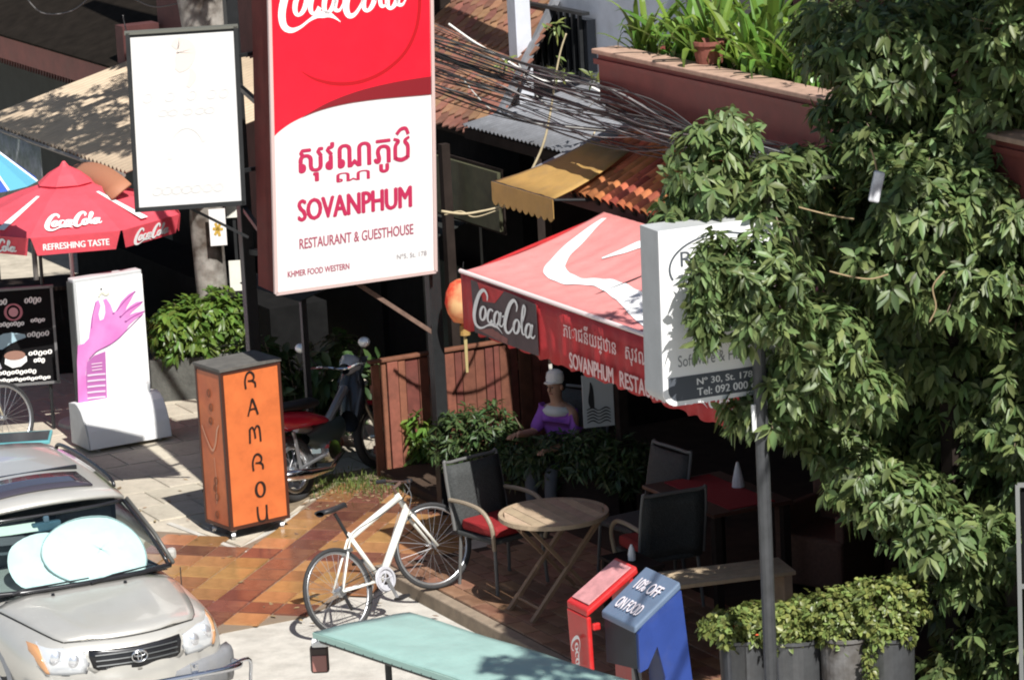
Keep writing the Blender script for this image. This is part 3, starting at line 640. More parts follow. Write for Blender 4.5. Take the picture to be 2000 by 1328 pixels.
# ================================================================== red umbrella, menu board, totem, cabinet
UY = 4.2; ua = gy(125, 325, UY)
um = thing('market_umbrella', 'red eight-sided soft-drink umbrella with white stripes above the menu board', 'umbrella', (ua.x, ua.y, 0), R(10))
UR = 1.01; zt = ua.z; zr = zt - .47
UMB = mat('umbrella_red_fabric', (.72, .09, .12), .7, var=.14, vscale=3, trans=.25, bump=.3, bscale=5, wrinkle=1)  # red cloth colour shared by all panels
def up_(k, r, z, da=0): a = R(-90 + 45 * k + da); return V((r * math.cos(a), r * math.sin(a), z))
for k in range(8):
    rows = []
    for t in (.16, .4, .7, 1.0):
        r = UR * t / math.cos(R(22.5)); sag = .03 * math.sin(math.pi * t)
        z = zt - .1 - (zt - .1 - zr) * t + sag
        rows.append([up_(k, r, z, -22.5), up_(k, r * math.cos(R(22.5)) * .985, z - .02 * t, 0) , up_(k, r, z, 22.5)])
    pn = MB().grid(rows).build('panel', UMB, um)
    c = R(-90 + 45 * k); n_ = V((math.cos(c), math.sin(c), 0)); tt = V((-math.sin(c), math.cos(c), 0)); hw = UR * math.tan(R(22.5))
    def pf(u, v, t, n_=n_, tt=tt): return n_ * (UR * (1 - v) * .995 + .006 + t * .5) + tt * u + V((0, 0, zr + (zt - .1 - zr) * v - .02 * (1 - v) + .026 + t))
    def vf(u, v, t, n_=n_, tt=tt): return n_ * (UR + .01 - v * .12 + t) + tt * u + V((0, 0, zr - v))
    MB().prism([(-hw * .98, 0), (hw * .98, 0), (hw * .86, .17), (-hw * .86, .17)], -.002, .002, vf).build('valance', UMB, um)
    if k % 2 == 0:
        script_mark(WHITE, pn, lambda u, v, t: pf((u - 5) * .052, .14 + v * .055, t), t=.006, bold=1.5)
        lettering('REFRESHING TASTE', WHITE, pn, vf(-hw * .72, .125, .006), tuple(tt), tuple(vf(0, -1, 0) - vf(0, 0, 0)), hw * 1.44, .06, .03)
    else:
        MB().prism([(-.045, .07), (.05, .07), (.018, .62), (-.018, .62)], .004, .006, pf).build('stripe', WHITE, pn)
        script_mark(WHITE, pn, lambda u, v, t: vf((u - 5) * .05, .135 - v * .03, .006 + t), t=.004, bold=1.5)
MB().lathe([(.012, zt + .05), (.05, zt), (.16, zt - .06), (.27, zt - .15)], 8, a0=R(22.5), a1=R(382.5)).build('vent_cap', UMB, um)
MB().tube([(0, 0, 0), (0, 0, zt + .04)], .02, 10).build('pole', mat('pole_white', (.6, .6, .58), .5), um)
m = MB()
for k in range(8): m.tube([(0, 0, zr - .35), up_(k, UR * .6, zr + .12, 22.5)], .006, 5); m.tube([(0, 0, zt - .1), up_(k, UR * 1.06, zr - .03, 22.5)], .007, 5)
m.build('ribs', STEELBLK, um)
MB().lathe([(.0, .1), (.05, .1), (.24, .06), (.25, .0)], 20).build('base', CONC, um)

mb = gy(52, 745, 4.0)
me_ = thing('menu_board', 'black menu board with dish pictures hanging under the red umbrella', 'sign', (mb.x, mb.y, mb.z - .02), R(6))
BH = .92
MB().box((-.06, 0, BH / 2), (.70, .03, BH)).build('panel', mat('menu_black', (.009, .0085, .009), .8, spec=.08), me_)
fr = MB()
for z in (0, BH): fr.box((-.06, -.006, z), (.76, .05, .024))
for x in (-.42, .30): fr.box((x, -.006, BH / 2), (.024, .05, BH))
fr.build('frame', mat('grey_frame', (.2, .2, .2), .5, metal=.4), me_)
m = MB()
for x in (-.35, .22): m.tube([(x, .02, -1.1), (x, .02, BH + .55)], .018, 6)
m.build('post', STEELBLK, me_)
mf = lambda u, v, t=0: V((u, -.017 - t, v))
CHALK = mat('chalk_white', (.85, .84, .8), .8)
m = MB(); m.stroke(ellipse_stroke(-.07, .70, .075, .075, .02, 0, 20), mf, .003); m.build('emblem_ring', mat('emblem_pink', (.5, .17, .2), .6), me_, fix=False)
m = MB(); m.prism([(-.07 + .045 * math.cos(a), .70 + .045 * math.sin(a)) for a in np.linspace(0, 6.28, 15)[:-1]], .001, .004, mf); m.build('emblem', mat('emblem_rose', (.62, .3, .32), .6), me_)
def menu_rows(rows):
    m = MB()
    for x, z, n, h, s in rows:
        for i in range(n): m.stroke(ellipse_stroke(x + i * s, z + .006 * math.sin(i * 2.1), s * .33, h * (.42 + .1 * (i % 3)), .011, .15, 8), mf, .003)
    m.build('chalk_writing', CHALK, me_, fix=False)['kind'] = 'stuff'
menu_rows([(-.3, .80, 5, .05, .04), (.06, .80, 4, .05, .04), (-.3, .585, 10, .035, .034), (.1, .605, 4, .03, .034), (.06, .47, 5, .04, .042), (.06, .29, 5, .035, .045), (.1, .22, 3, .035, .035), (-.36, .12, 12, .03, .04), (-.36, .05, 16, .022, .038)])
MB().prism([(-.33, .36), (-.3, .45), (-.18, .5), (-.1, .505), (.02, .48), (.03, .45), (-.04, .43), (-.12, .4), (-.2, .35)], .001, .005, mf).build('fish_picture', mat('pale_blue_print', (.35, .5, .56), .6), me_)
MB().prism([(-.2 + .02, .27), (-.19, .21), (-.12, .165), (-.04, .175), (.02, .22), (.02, .27)], .001, .005, mf).build('bowl_picture', WHITE, me_)
MB().prism([(-.09 + .1 * math.cos(a), .285 + .045 * math.sin(a)) for a in np.linspace(0, 6.28, 17)[:-1]], .006, .008, mf).build('food_picture', mat('noodle_brown', (.28, .15, .11), .6), me_)
MB().prism([(-.33, .22), (-.3, .25), (-.24, .24), (-.22, .17), (-.3, .13), (-.34, .15)], .001, .005, mf).build('dish_picture', mat('grey_lilac', (.4, .38, .42), .6), me_)

# white totem with the hand poster
YT = R(29); pl0 = gz(192, 878, .06); pr0 = gz(328, 856, .06); tc = (pl0 + pr0) / 2
tt_ = thing('poster_stand', 'white wheeled poster stand printed with a purple hand beside the green shrub', 'sign', (tc.x, tc.y, 0), YT)
HW = .36; TB = .30                                        # half width; face set back from the foot
def tface(u, v, t=0): return V((u, TB - t, v))
Zt = gy(288, 531, tc.y + .3).z
M_ = MB(); M_.box((0, TB + .075, (.42 + Zt) / 2), (2 * HW - .03, .13, Zt - .42)); M_.build('case', GREYWHITE, tt_, bevel=.012)
MB().box((-HW + .006, TB + .07, (.42 + Zt - .02) / 2), (.012, .125, Zt - .46)).build('side_panel', mat('shaded_side_grey', (.06, .065, .065), .4), tt_)  # left side only, coloured dark to carry its shade
MB().box((.01, TB + .004, (.42 + Zt) / 2), (2 * HW - .06, .012, Zt - .5)).build('poster', mat('poster_white', (.82, .82, .81), .35), tt_)
po = [c_ for c_ in tt_.children if c_.name.startswith('poster')][0]
foot = [(TB + .15, .06), (TB + .15, .44), (TB + .0, .46), (TB - .06, .445), (TB - .13, .40), (TB - .19, .32), (TB - .235, .22), (TB - .26, .12), (TB - .27, .06)]
m = MB(); m.prism(foot, -HW - .05, HW + .05, lambda u, v, t: (t, u, v)); m.build('foot', WHITE, tt_, bevel=.008)
for s in (-1,):
    m = MB(); m.prism([(u + .0, v) for u, v in foot], s * (HW + .052), s * (HW + .066), lambda u, v, t: (t, u, v)); m.build('cheek', GREYWHITE, tt_, bevel=.006)
for sx_, sy_ in ((-1, 0), (1, 0), (-1, 1), (1, 1)):
    m = MB(); y = TB - .2 if sy_ == 0 else TB + .08; x = sx_ * (HW - .05); m.lathe([(.0, -.012), (.028, -.012), (.028, .012), (.0, .012)], 12, (x, y, .028), Matrix.Rotation(R(90), 3, 'Y')); m.box((x, y, .052), (.03, .03, .02)); m.build('caster', ALU, tt_)
def tq(px, py): q = to_local(tt_, onp(px, py, tt_.matrix_basis @ V((0, TB - .004, 0)), V((math.sin(YT), -math.cos(YT), 0)))); return q.x, q.z
k_ = 320 / 1149.0
def tz(x, y): return tq(x * k_, 530 + y * k_)
HAND = [(545, 520), (590, 505), (622, 470), (632, 400), (640, 330), (655, 270), (668, 215), (690, 200), (705, 240), (690, 300), (700, 345), (725, 335), (738, 290), (735, 240), (722, 200), (745, 190), (775, 235), (795, 290), (815, 275), (850, 210), (900, 160), (948, 135), (925, 185), (890, 245), (880, 275), (910, 245), (955, 215), (1003, 208), (985, 235), (935, 275), (900, 310), (945, 290), (1015, 275), (1000, 300), (950, 335), (905, 375), (880, 420), (840, 465), (790, 500), (730, 530), (680, 555), (640, 590), (610, 640), (600, 720), (605, 800), (620, 935), (550, 945), (545, 800), (540, 640)]
PINKP = mat('hand_pink_print', (.60, .17, .46), .5, col2=(.66, .25, .55), vscale=4); PURP = mat('purple_print', (.25, .05, .22), .5); PURPL = mat('purple_mid_print', (.42, .13, .36), .5)
MB().prism([tz(*p) for p in HAND], .004, .007, lambda u, v, t: tface(u, v, t)).build('hand_print', PINKP, po)
m = MB()
for st in (((625, 615), (680, 560), (760, 520), (830, 470), (880, 420), (1000, 300)), ((950, 140), (880, 200), (815, 280)), ((1000, 212), (900, 270), (840, 325)), ((1010, 280), (930, 320), (880, 355)), ((640, 400), (650, 300), (672, 215))):
    m.stroke([tz(*p) + (.008,) for p in st], lambda u, v, t: tface(u, v, .008), 0)
for p in ((795, 295), (843, 318), (880, 352)): m.stroke(ellipse_stroke(*tz(*p), .006, .006, .008, 0, 8), lambda u, v, t: tface(u, v, .008), 0)
m.build('hand_outline', PURP, po, fix=False)
m = MB(); m.prism([tz(*p) for p in ((610, 640), (660, 590), (740, 560), (752, 905), (620, 935), (600, 760))], .0025, .0035, lambda u, v, t: tface(u, v, t)); m.build('price_list', PURPL, po)
m = MB()
for r_ in range(3): m.stroke([tz(640 + r_ * 2, 650 + r_ * 22) + (.009,), tz(715, 640 + r_ * 22) + (.009,)], lambda u, v, t: tface(u, v, .009), 0)
for r_ in range(5):
    y = 722 + r_ * 40; m.stroke([tz(612, y + 8) + (.016,), tz(680, y) + (.016,), tz(738, y - 4) + (.016,)], lambda u, v, t: tface(u, v, .009), 0)
m.build('price_lines', mat('pale_pink_print', (.74, .55, .68), .5), po, fix=False)
m = MB()
for y, xs, h in ((535, (860, 900, 940, 985), .02), (630, (790, 850, 915, 975, 1020), .05), (700, (790, 830, 870, 910, 950, 990, 1030), .022), (740, (790, 830, 870, 910, 950), .02), (775, (790, 830, 870, 910, 950, 990, 1030), .02), (830, (800, 840, 880, 920), .02)):
    for x in xs: m.stroke(ellipse_stroke(*tz(x, y), .009, h * .5, .005, .1, 8), lambda u, v, t: tface(u, v, .006), 0)
m.build('grey_print', mat('faint_grey_print', (.62, .58, .6), .5), po, fix=False)
m = MB(); m.stroke([tz(*p) + (.02,) for p in ((690, 180), (712, 150), (740, 165), (765, 150))], lambda u, v, t: tface(u, v, .009), 0); m.build('pastry_print', mat('cream_print', (.6, .6, .5), .6), po, fix=False)
MB().box(V(tface(*tz(708, 122), .01)), (.012, .01, .012)).build('hook', STEELBLK, po)

# orange cabinet
cf = gz(452, 1046, .06); cl = gz(394, 1031, .06); crt = gz(567, 1020, .06)
YO = math.atan2(crt.y - cf.y, crt.x - cf.x); wR = (crt - cf).length; wL = .42
uO = V((math.cos(YO), math.sin(YO), 0)); vO = V((-uO.y, uO.x, 0)); co_ = cf + uO * wR / 2 + vO * wL / 2
ob = thing('display_cabinet', 'tall orange cabinet on castors lettered in black beside the tiled path', 'cabinet', (co_.x, co_.y, 0), YO)
ZO = gy(430, 722, cf.y).z - .03
ORG = mat('orange_paint', (.58, .15, .045), .45, var=.2, vscale=2.5, bump=.1, bscale=8, dirt=.5, dscale=5, dcol=(.36, .085, .03)); ORD = mat('orange_shade_side', (.46, .10, .03), .4, var=.2, vscale=3, col2=(.55, .14, .04))  # side panels get a darker orange, their shade put into the colour
a, b = wR / 2, wL / 2
MB().box((0, 0, (.115 + ZO) / 2), (wR - .03, wL - .03, ZO - .115)).build('core', STEELBLK, ob)
MB().box((0, -b + .008, (.115 + ZO) / 2), (wR - .05, .012, ZO - .145)).build('front_panel', ORG, ob)
MB().box((-a + .008, 0, (.115 + ZO) / 2), (.012, wL - .05, ZO - .145)).build('side_panel', ORD, ob)
MB().box((a - .008, 0, (.115 + ZO) / 2), (.012, wL - .05, ZO - .145)).build('side_panel', ORD, ob)
m = MB()
for x in (-1, 1):
    for y in (-1, 1): m.box((x * (a - .012), y * (b - .012), (.10 + ZO) / 2), (.028, .028, ZO - .10))
for z in (.115, ZO - .01):
    for y in (-1, 1): m.box((0, y * (b - .012), z), (wR - .05, .026, .03))
    for x in (-1, 1): m.box((x * (a - .012), 0, z), (.026, wL - .05, .03))
m.build('frame', mat('dark_brown_frame', (.06, .02, .012), .5), ob)
m = MB(); k = [(-a - .01, -b - .01), (a + .01, -b - .01), (a + .01, b + .01), (-a - .01, b + .01)]
m.prism(k, ZO + .005, ZO + .03, lambda u, v, t: (u, v, t)); m.build('top', mat('dusty_grey_top', (.10, .095, .085), .8, var=.35, vscale=6, dirt=.4), ob)
for x in (-1, 1):
    for y in (-1, 1):
        m = MB(); m.lathe([(.0, -.016), (.042, -.016), (.042, .016), (.0, .016)], 14, (x * (a - .05), y * (b - .05), .042), Matrix.Rotation(R(90), 3, 'Y') @ Matrix.Rotation(R(30), 3, 'X')); m.box((x * (a - .05), y * (b - .05), .09), (.04, .05, .02)); m.build('caster', ALU, ob)
BLK = mat('black_lettering', (.02, .012, .01), .5)
GL = {'B': [[(-.8, -1, .3), (-.85, 0, .3), (-.5, .8, .32), (.1, 1.0, .3), (.6, .6, .32), (.6, .1, .28), (.2, -.1, .26), (-.4, -.05, .2)], [(.2, -.1, .24), (.75, -.4, .3), (.8, -1.0, .3)]],
      'A': [[(-.85, -1, .26), (-.3, .3, .3), (.0, 1.0, .34), (.35, .3, .34), (.8, -1, .32)], [(-.5, -.3, .2), (.0, -.2, .22), (.5, -.3, .2)]],
      'M': [[(-.95, -1, .3), (-.85, .8, .32)], [(-.85, .75, .3), (-.4, .95, .26), (-.1, .4, .28), (.0, -.5, .3)], [(-.05, .5, .22), (.3, 1.0, .26), (.75, .7, .3), (.85, -1, .3)]],
      'O': [ellipse_stroke(0, 0, .72, .92, .34, 0, 16)],
      'U': [[(-.8, 1, .3), (-.8, 0, .32), (-.6, -.8, .34), (.0, -.95, .3), (.5, -.75, .28), (.7, .1, .3), (.72, 1, .32)], [(.72, .2, .2), (.8, -1, .24)]]}
fpan = [c_ for c_ in ob.children if c_.name.startswith('front_panel')][0]
for ch, py in zip('BAMBOU', (742, 795, 848, 902, 955, 1002)):
    q = to_local(ob, onp(480 + (py - 742) * .095 + 8, py, cf, V((math.sin(YO), -math.cos(YO), 0)))); m = MB()
    for st in GL[ch]: m.stroke([(q.x + u * .058, q.z + v * .068, w_ * .062) for u, v, w_ in st], lambda u, v, t: V((u, -b - .001 - t, v)), .003)
    m.build('lettering', BLK, fpan, fix=False)
spn = [c_ for c_ in ob.children if c_.name.startswith('side_panel')][0]
m = MB()
for st in ([(-.15, .95, .012), (-.08, .84, .014), (.0, .76, .02), (.06, .83, .02), (.1, .95, .02), (.14, 1.0, .01)], [(.02, .7, .008), (.03, .5, .008), (.01, .3, .008)]): m.stroke(st, lambda u, v, t: V((-a - .001 - t, -u, v)), .003)
m.build('swirl_print', mat('pale_orange_print', (.62, .32, .2), .5), spn, fix=False)
m = MB()
for i, z in enumerate((1.25, 1.13, 1.01, .5, .43, .36, .2)): m.stroke(ellipse_stroke(.0 + .02 * (i % 2), z, .022, .03, .012, 0, 9), lambda u, v, t: V((-a - .001 - t, -u, v)), .003)
m.build('lettering', mat('brown_print', (.2, .06, .02), .5), spn, fix=False)

# ================================================================== two-wheelers
SPK = mat('spoke_steel', (.45, .45, .46), .35, metal=.8)
def wheel(parent, c, r, tyre_r=.017, rimc=None, steer=0.0, spokes=28):
    W = put('wheel', MB().lathe([(.0, -.03), (.022, -.03), (.022, .03), (.0, .03)], 12, (0, 0, 0), Matrix.Rotation(R(90), 3, 'X')).mesh('hub'), ALU, parent); W.location = c; W.rotation_euler = (0, 0, steer)
    def ring(name, R_, r_, mt, sy=1.0):
        m = MB(); n1, n2 = 40, 8
        for i in range(n1):
            a = 2 * math.pi * i / n1
            for j in range(n2):
                b_ = 2 * math.pi * j / n2; q = R_ + r_ * math.cos(b_); m.v.append((q * math.cos(a), r_ * sy * math.sin(b_), q * math.sin(a)))
        for i in range(n1):
            for j in range(n2): m.f.append((i * n2 + j, ((i + 1) % n1) * n2 + j, ((i + 1) % n1) * n2 + (j + 1) % n2, i * n2 + (j + 1) % n2))
        return m.build(name, mt, W, smooth=True)
    ring('tyre', r - tyre_r, tyre_r, RUBBER); ring('rim', r - tyre_r * 2.3, tyre_r * .75, rimc or ALU, .8)
    m = MB()
    for i in range(spokes):
        a = 2 * math.pi * i / spokes; s_ = 1 if i % 2 else -1; b_ = a + .5 * (1 if (i // 2) % 2 else -1)
        m.tube([(.02 * math.cos(b_), s_ * .028, .02 * math.sin(b_)), ((r - tyre_r * 2.4) * math.cos(a), 0, (r - tyre_r * 2.4) * math.sin(a))], .0016, 3, False)
    m.build('spokes', SPK, W); return W
def bicycle(label, group, paint, M, steer=.35, drop=False):
    t = thing('bicycle', label, 'bicycle', group=group); t.matrix_basis = M
    RW = .34; WBc = 1.04; bb = V((.44, 0, .28)); hd_t = V((.87, 0, .80)); hd_b = V((.905, 0, .69)); st_t = V((.27, 0, .72)); rh = V((0, 0, RW)); fh = V((WBc, 0, RW))
    m = MB(); m.tube([st_t + V((.02, 0, -.04)), hd_t], .026, 10); m.tube([bb, hd_b], .031, 10); m.tube([bb, st_t], .018, 10); m.tube([hd_t + V((-.01, 0, .03)), hd_b + V((.01, 0, -.03))], .023, 10)
    for s_ in (-1, 1):
        m.tube([st_t + V((.01, s_ * .012, -.03)), rh + V((.0, s_ * .06, 0))], .009, 8); m.tube([bb + V((-.02, s_ * .03, 0)), rh + V((0, s_ * .06, 0))], .010, 8)
    m.build('frame', paint, t, smooth=True)
    fk = thing_part(t, 'fork', (hd_b.x, 0, 0), steer)
    m = MB(); m.tube([(0.0, 0, hd_b.z), (.02, 0, hd_b.z - .05)], .02, 8)
    for s_ in (-1, 1): m.tube([(.015, s_ * .03, hd_b.z - .05), (.03, s_ * .055, hd_b.z - .1), (WBc - hd_b.x, s_ * .055, RW)], [.015, .015, .010], 8)
    f_ = m.build('fork_blades', paint, fk, smooth=True)
    wheel(t, rh, RW); wheel(t, fh, RW, steer=steer)
    m = MB(); m.tube([st_t + V((0, 0, -.03)), st_t + V((-.055, 0, .18))], .0135, 8); m.build('seatpost', STEELBLK, t)
    sp = st_t + V((-.065, 0, .20)); m = MB(); rows = []
    for i, (x, wd, z) in enumerate(((-.13, .05, .02), (-.12, .075, .03), (-.04, .07, .015), (.05, .028, .01), (.13, .018, .01), (.145, .008, 0))): rows.append([sp + V((x, wd * math.cos(a_), z + .022 * math.sin(a_))) for a_ in np.linspace(0, 2 * math.pi, 11)])
    m.grid(rows); m.build('saddle', PLASTIC_B, t, smooth=True)
    hs = MB(); h0 = V((-.035, 0, hd_t.z + .03)); h1 = h0 + V((.06, 0, .07)); hs.tube([h0, h0 + V((-.01, 0, .05)), h1], .014, 8)
    hb = [h1 + V((-.06, -.29, .03)), h1 + V((-.01, -.22, .02)), h1 + V((.02, -.06, 0)), h1 + V((.02, .06, 0)), h1 + V((-.01, .22, .02)), h1 + V((-.06, .29, .03))]
    hs.tube(smooth_path(hb, 4), .011, 8); hs.build('handlebar', mat('brown_black_bar', (.10, .055, .04), .5), fk)
    for s_ in (0, -1): g_ = MB(); g_.tube([hb[s_], hb[1 if s_ == 0 else -2]], .017, 8); g_.build('grip', PLASTIC_B, fk)
    c_ = MB(); y = -.055; c_.lathe([(.045, -.002), (.1, -.002), (.1, .002), (.045, .002), (.045, -.002)], 28, bb + V((0, y, 0)), Matrix.Rotation(R(90), 3, 'X')); c_.lathe([(.075, -.006), (.092, -.006), (.092, .004), (.075, .004)], 28, bb + V((0, y - .01, 0)), Matrix.Rotation(R(90), 3, 'X'))
    for i in range(5): a_ = i * 1.2566; c_.bar(bb + V((0, y, 0)), bb + V((.09 * math.cos(a_), y, .09 * math.sin(a_))), .012, .006)
    c_.build('chainring', mat('bright_chainring', (.62, .62, .66), .35, metal=.3), t)
    for s_, an in ((-1, -80), (1, 100)):
        e = bb + V((.17 * math.cos(R(an)), s_ * .085, .17 * math.sin(R(an)))); c_ = MB(); c_.bar(bb + V((0, s_ * .075, 0)), e, .014, .022); cr_ = c_.build('crank', ALU, t)
        c_ = MB(); c_.box(e + V((0, s_ * .055, 0)), (.09, .09, .022)); c_.build('pedal', PLASTIC_B, cr_)
    c_ = MB(); y = -.05; c_.lathe([(.01, -.012), (.045, -.012), (.035, .012), (.01, .012)], 16, rh + V((0, y, 0)), Matrix.Rotation(R(90), 3, 'X')); c_.build('cassette', ALU, t)
    c_ = MB(); c_.bar(rh + V((0, -.06, -.03)), rh + V((.03, -.06, -.16)), .02, .02); c_.build('derailleur', PLASTIC_B, t)
    c_ = MB(); c_.tube([rh + V((0, y, .042)), bb + V((0, y, .095))], .004, 4); c_.tube([rh + V((.03, y, -.16)), bb + V((0, y, -.095))], .004, 4); c_.build('chain', STEELBLK, t)
    for x, s_ in ((0.0, 0), (1, 0)):
        pass
    hbz = hd_t.z + .12
    c_ = MB(); c_.tube(smooth_path([(.90, .1, hbz), (1.0, .05, hbz - .03), (1.0, 0, hbz - .14), (.93, -.01, hd_b.z)], 5), .0035, 4); c_.tube(smooth_path([(.90, -.1, hbz), (.98, -.06, hbz - .02), (.93, -.03, hd_t.z), (.6, -.03, .74), (.3, -.025, .70), (.17, -.02, .55)], 5), .0035, 4); c_.tube(smooth_path([(.88, .12, hbz), (.97, .02, hbz - .08), (.86, .028, hd_t.z - .1), (.5, .028, .36), (.2, .05, .31), (.03, .06, .36)], 5), .0035, 4); c_.build('cables', PLASTIC_B, t)
    MB().box((.22, 0, .60), (.05, .07, .03)).build('brake', ALU, t); MB().box((.93, 0, .63), (.04, .09, .04)).build('brake', ALU, t)
    c_ = MB(); c_.tube([bb + V((-.05, .05, -.02)), bb + V((-.12, .2, -.30))], .008, 6); c_.build('kickstand', ALU, t)
    return t
def thing_part(parent, name, loc, rz):
    o = bpy.data.objects.new(name, None); COL.objects.link(o); o.parent = parent; o.location = loc; o.rotation_euler = (0, 0, rz); return o
def bike_matrix(hub, yaw, rise, lean):
    f = V((math.cos(yaw) * math.cos(rise), math.sin(yaw) * math.cos(rise), math.sin(rise))); l = V((-math.sin(yaw), math.cos(yaw), 0)); u = f.cross(l)
    u2 = u * math.cos(lean) + l * math.sin(lean); l2 = u2.cross(f); M = Matrix.Identity(4)
    for i in range(3): M[i][0] = f[i]; M[i][1] = l2[i]; M[i][2] = u2[i]
    p = hub - u2 * .34
    for i in range(3): M[i][3] = p[i]
    return M
CREAMW = mat('cream_white_enamel', (.78, .77, .70), .35, var=.05, coat=.3)
bicycle('white bicycle leaning on its stand, front wheel up on the terrace edge', None, CREAMW, bike_matrix(gz(660, 1156, .335), R(46), R(6.5), R(15)), steer=-.28)

# motorbike behind the orange cabinet
MBW = bike_matrix(gz(572, 914, .30), R(57), 0, R(9)); MBW.translation = gz(572, 914, .30) - V((MBW[0][2], MBW[1][2], MBW[2][2])) * .30
mo = thing('motorbike', 'red motorbike parked between the orange cabinet and the plank fence', 'motorbike'); mo.matrix_basis = MBW
REDP = mat('red_gloss_paint', (.62, .02, .05), .25, coat=.6)
wheel(mo, V((0, 0, .29)), .29, .04, ALU, 0, 18); wheel(mo, V((1.24, 0, .29)), .29, .038, ALU, .0, 18)
def hull(rows, n=12):
    m = MB(); m.grid([[V((x, wy * math.cos(a_), zc + hz * math.sin(a_))) for a_ in np.linspace(0, 2 * math.pi, n + 1)] for x, wy, zc, hz in rows]); return m
hull(((-.32, .02, .80, .02), (-.25, .09, .78, .06), (0, .13, .72, .10), (.25, .12, .68, .08), (.48, .09, .62, .05), (.62, .02, .58, .02))).build('rear_cowl', REDP, mo, smooth=True)
hull(((-.30, .02, .86, .01), (-.22, .10, .86, .04), (.1, .13, .82, .05), (.4, .11, .79, .05), (.5, .04, .77, .03))).build('seat', PLASTIC_B, mo, smooth=True)
hull(((.25, .05, .5, .05), (.4, .10, .48, .12), (.62, .1, .46, .13), (.8, .05, .5, .08))).build('engine_cover', mat('grey_green_plastic', (.05, .07, .065), .35), mo, smooth=True)
m = MB(); m.lathe([(.0, -.12), (.09, -.12), (.11, -.05), (.11, .05), (.09, .12), (.0, .12)], 16, (.48, 0, .34), Matrix.Rotation(R(90), 3, 'X'))
for i in range(5): m.lathe([(.03, 0), (.085, 0), (.085, .008), (.03, .008)], 12, (.58 + i * .022, 0, .38), Matrix.Rotation(R(90), 3, 'Y'))
m.build('engine', CHROME, mo, smooth=False)
m = MB(); m.tube([(.6, -.12, .3), (.35, -.14, .2), (.0, -.15, .24), (-.35, -.15, .30)], [.018, .022, .05, .045], 10); m.build('exhaust', CHROME, mo, smooth=True)
m = MB()
for s_ in (-1, 1): m.tube([(0, s_ * .09, .29), (-.02, s_ * .10, .62)], .016, 8); m.tube([(1.24, s_ * .075, .29), (1.02, s_ * .075, .82)], .02, 8); m.tube([(0, s_ * .08, .29), (.42, s_ * .09, .33)], .016, 6)
m.tube([(.15, 0, .62), (.5, 0, .5), (.95, 0, .8)], .04, 8); m.build('frame', ALU, mo)
hull(((.92, .1, .5, .1), (1.0, .16, .66, .2), (1.06, .15, .82, .12), (1.1, .06, .95, .05))).build('leg_shield', mat('black_gloss', (.02, .022, .024), .2), mo, smooth=True)
m = MB(); m.grid([[(1.02 + .1 * i + .02 * j * j * .0, (j - 2) * .06, .84 + .09 * i) for j in range(5)] for i in range(3)]); m.build('windscreen', mat('smoke_screen', (.06, .065, .07), .2), mo, solid=.006)
hull(((1.0, .02, .62, .03), (1.1, .06, .61, .03), (1.24, .07, .60, .03), (1.42, .06, .53, .03), (1.5, .02, .46, .02))).build('front_fender', REDP, mo, smooth=True)
m = MB(); m.tube(smooth_path([(.82, -.36, 1.02), (.95, -.2, 1.0), (1.0, 0, .96), (.95, .2, 1.0), (.82, .36, 1.02)], 4), .013, 8); m.build('handlebar', CHROME, mo)
hull(((1.0, .06, .96, .05), (1.08, .11, .98, .1), (1.16, .09, .97, .08), (1.18, .02, .97, .02))).build('headlight', mat('lamp_glass_grey', (.5, .52, .54), .12), mo, smooth=True)
for s_ in (-1, 1):
    m = MB(); m.tube([(.93, s_ * .22, 1.0), (.9, s_ * .33, 1.18)], .007, 6); st = m.build('mirror_stalk', STEELBLK, mo)
    m = MB(); m.lathe([(.0, .02), (.05, .016), (.066, .0), (.0, -.004)], 18, (.89, s_ * .35, 1.2), Matrix.Rotation(R(-82), 3, 'Y'), sx=.72); m.build('mirror', mat('mirror_bright', (.85, .87, .88), .35, metal=.5), st, smooth=True)
m = MB(); m.box((-.34, 0, .70), (.03, .12, .06)); m.build('tail_light', mat('tail_lens', (.4, .01, .01), .2), mo, bevel=.01)
m = MB(); m.box((-.2, 0, .52), (.2, .1, .02)); m.build('rear_mudguard', PLASTIC_B, mo)
# part of a second, cream bicycle behind the parked car
bicycle('cream bicycle leaning behind the parked car, mostly out of view', None, mat('cream_yellow_enamel', (.62, .55, .40), .4, var=.1), bike_matrix(gz(-215, 838, .335), R(12), 0, R(14)), steer=.5)
tb = gz(40, 868, .42)
te = thing('low_table', 'low table with a teal edged top between the cream bicycle and the car roof', 'table', (tb.x - .35, tb.y + .2, 0), R(3))
MB().box((0, 0, .42), (1.2, .42, .03)).build('tabletop', mat('teal_board', (.10, .34, .36), .5), te, bevel=.006)
MB().box((0, .0, .437), (1.16, .34, .006)).build('glass_top', mat('dark_tabletop', (.05, .055, .06), .2), te)
for x in (-.52, .52):
    for y in (-.16, .16): MB().box((x, y, .2), (.04, .04, .4)).build('leg', STEELBLK, te)
# ================================================================== plank fence beside the motorbike
fn0 = gz(737, 934, 0.0); fs = toS(fn0)
fe = thing('plank_fence', 'red-brown vertical plank fence between the motorbike and the restaurant terrace', 'fence', fn0, math.atan2(ST_M.y, ST_M.x))
x = 0; i = 0
while x < 1.75:
    w_ = (.085, .06, .11, .075, .13, .1)[i % 6]; m = MB(); m.box((x + w_ / 2, random.uniform(-.018, .018), .515 + random.uniform(-.008, .01)), (w_ - .008, .026, 1.03)); o_ = m.build('plank', WOOD_RED, fe, bevel=.004); x += w_; i += 1
MB().box((.88, .0, 1.055), (1.8, .07, .03)).build('top_rail', WOOD_RED, fe, bevel=.006)
for z in (.25, .8): MB().box((.88, .035, z), (1.75, .04, .07)).build('rail', WOOD_RED, fe)
q = gz(790, 935); 
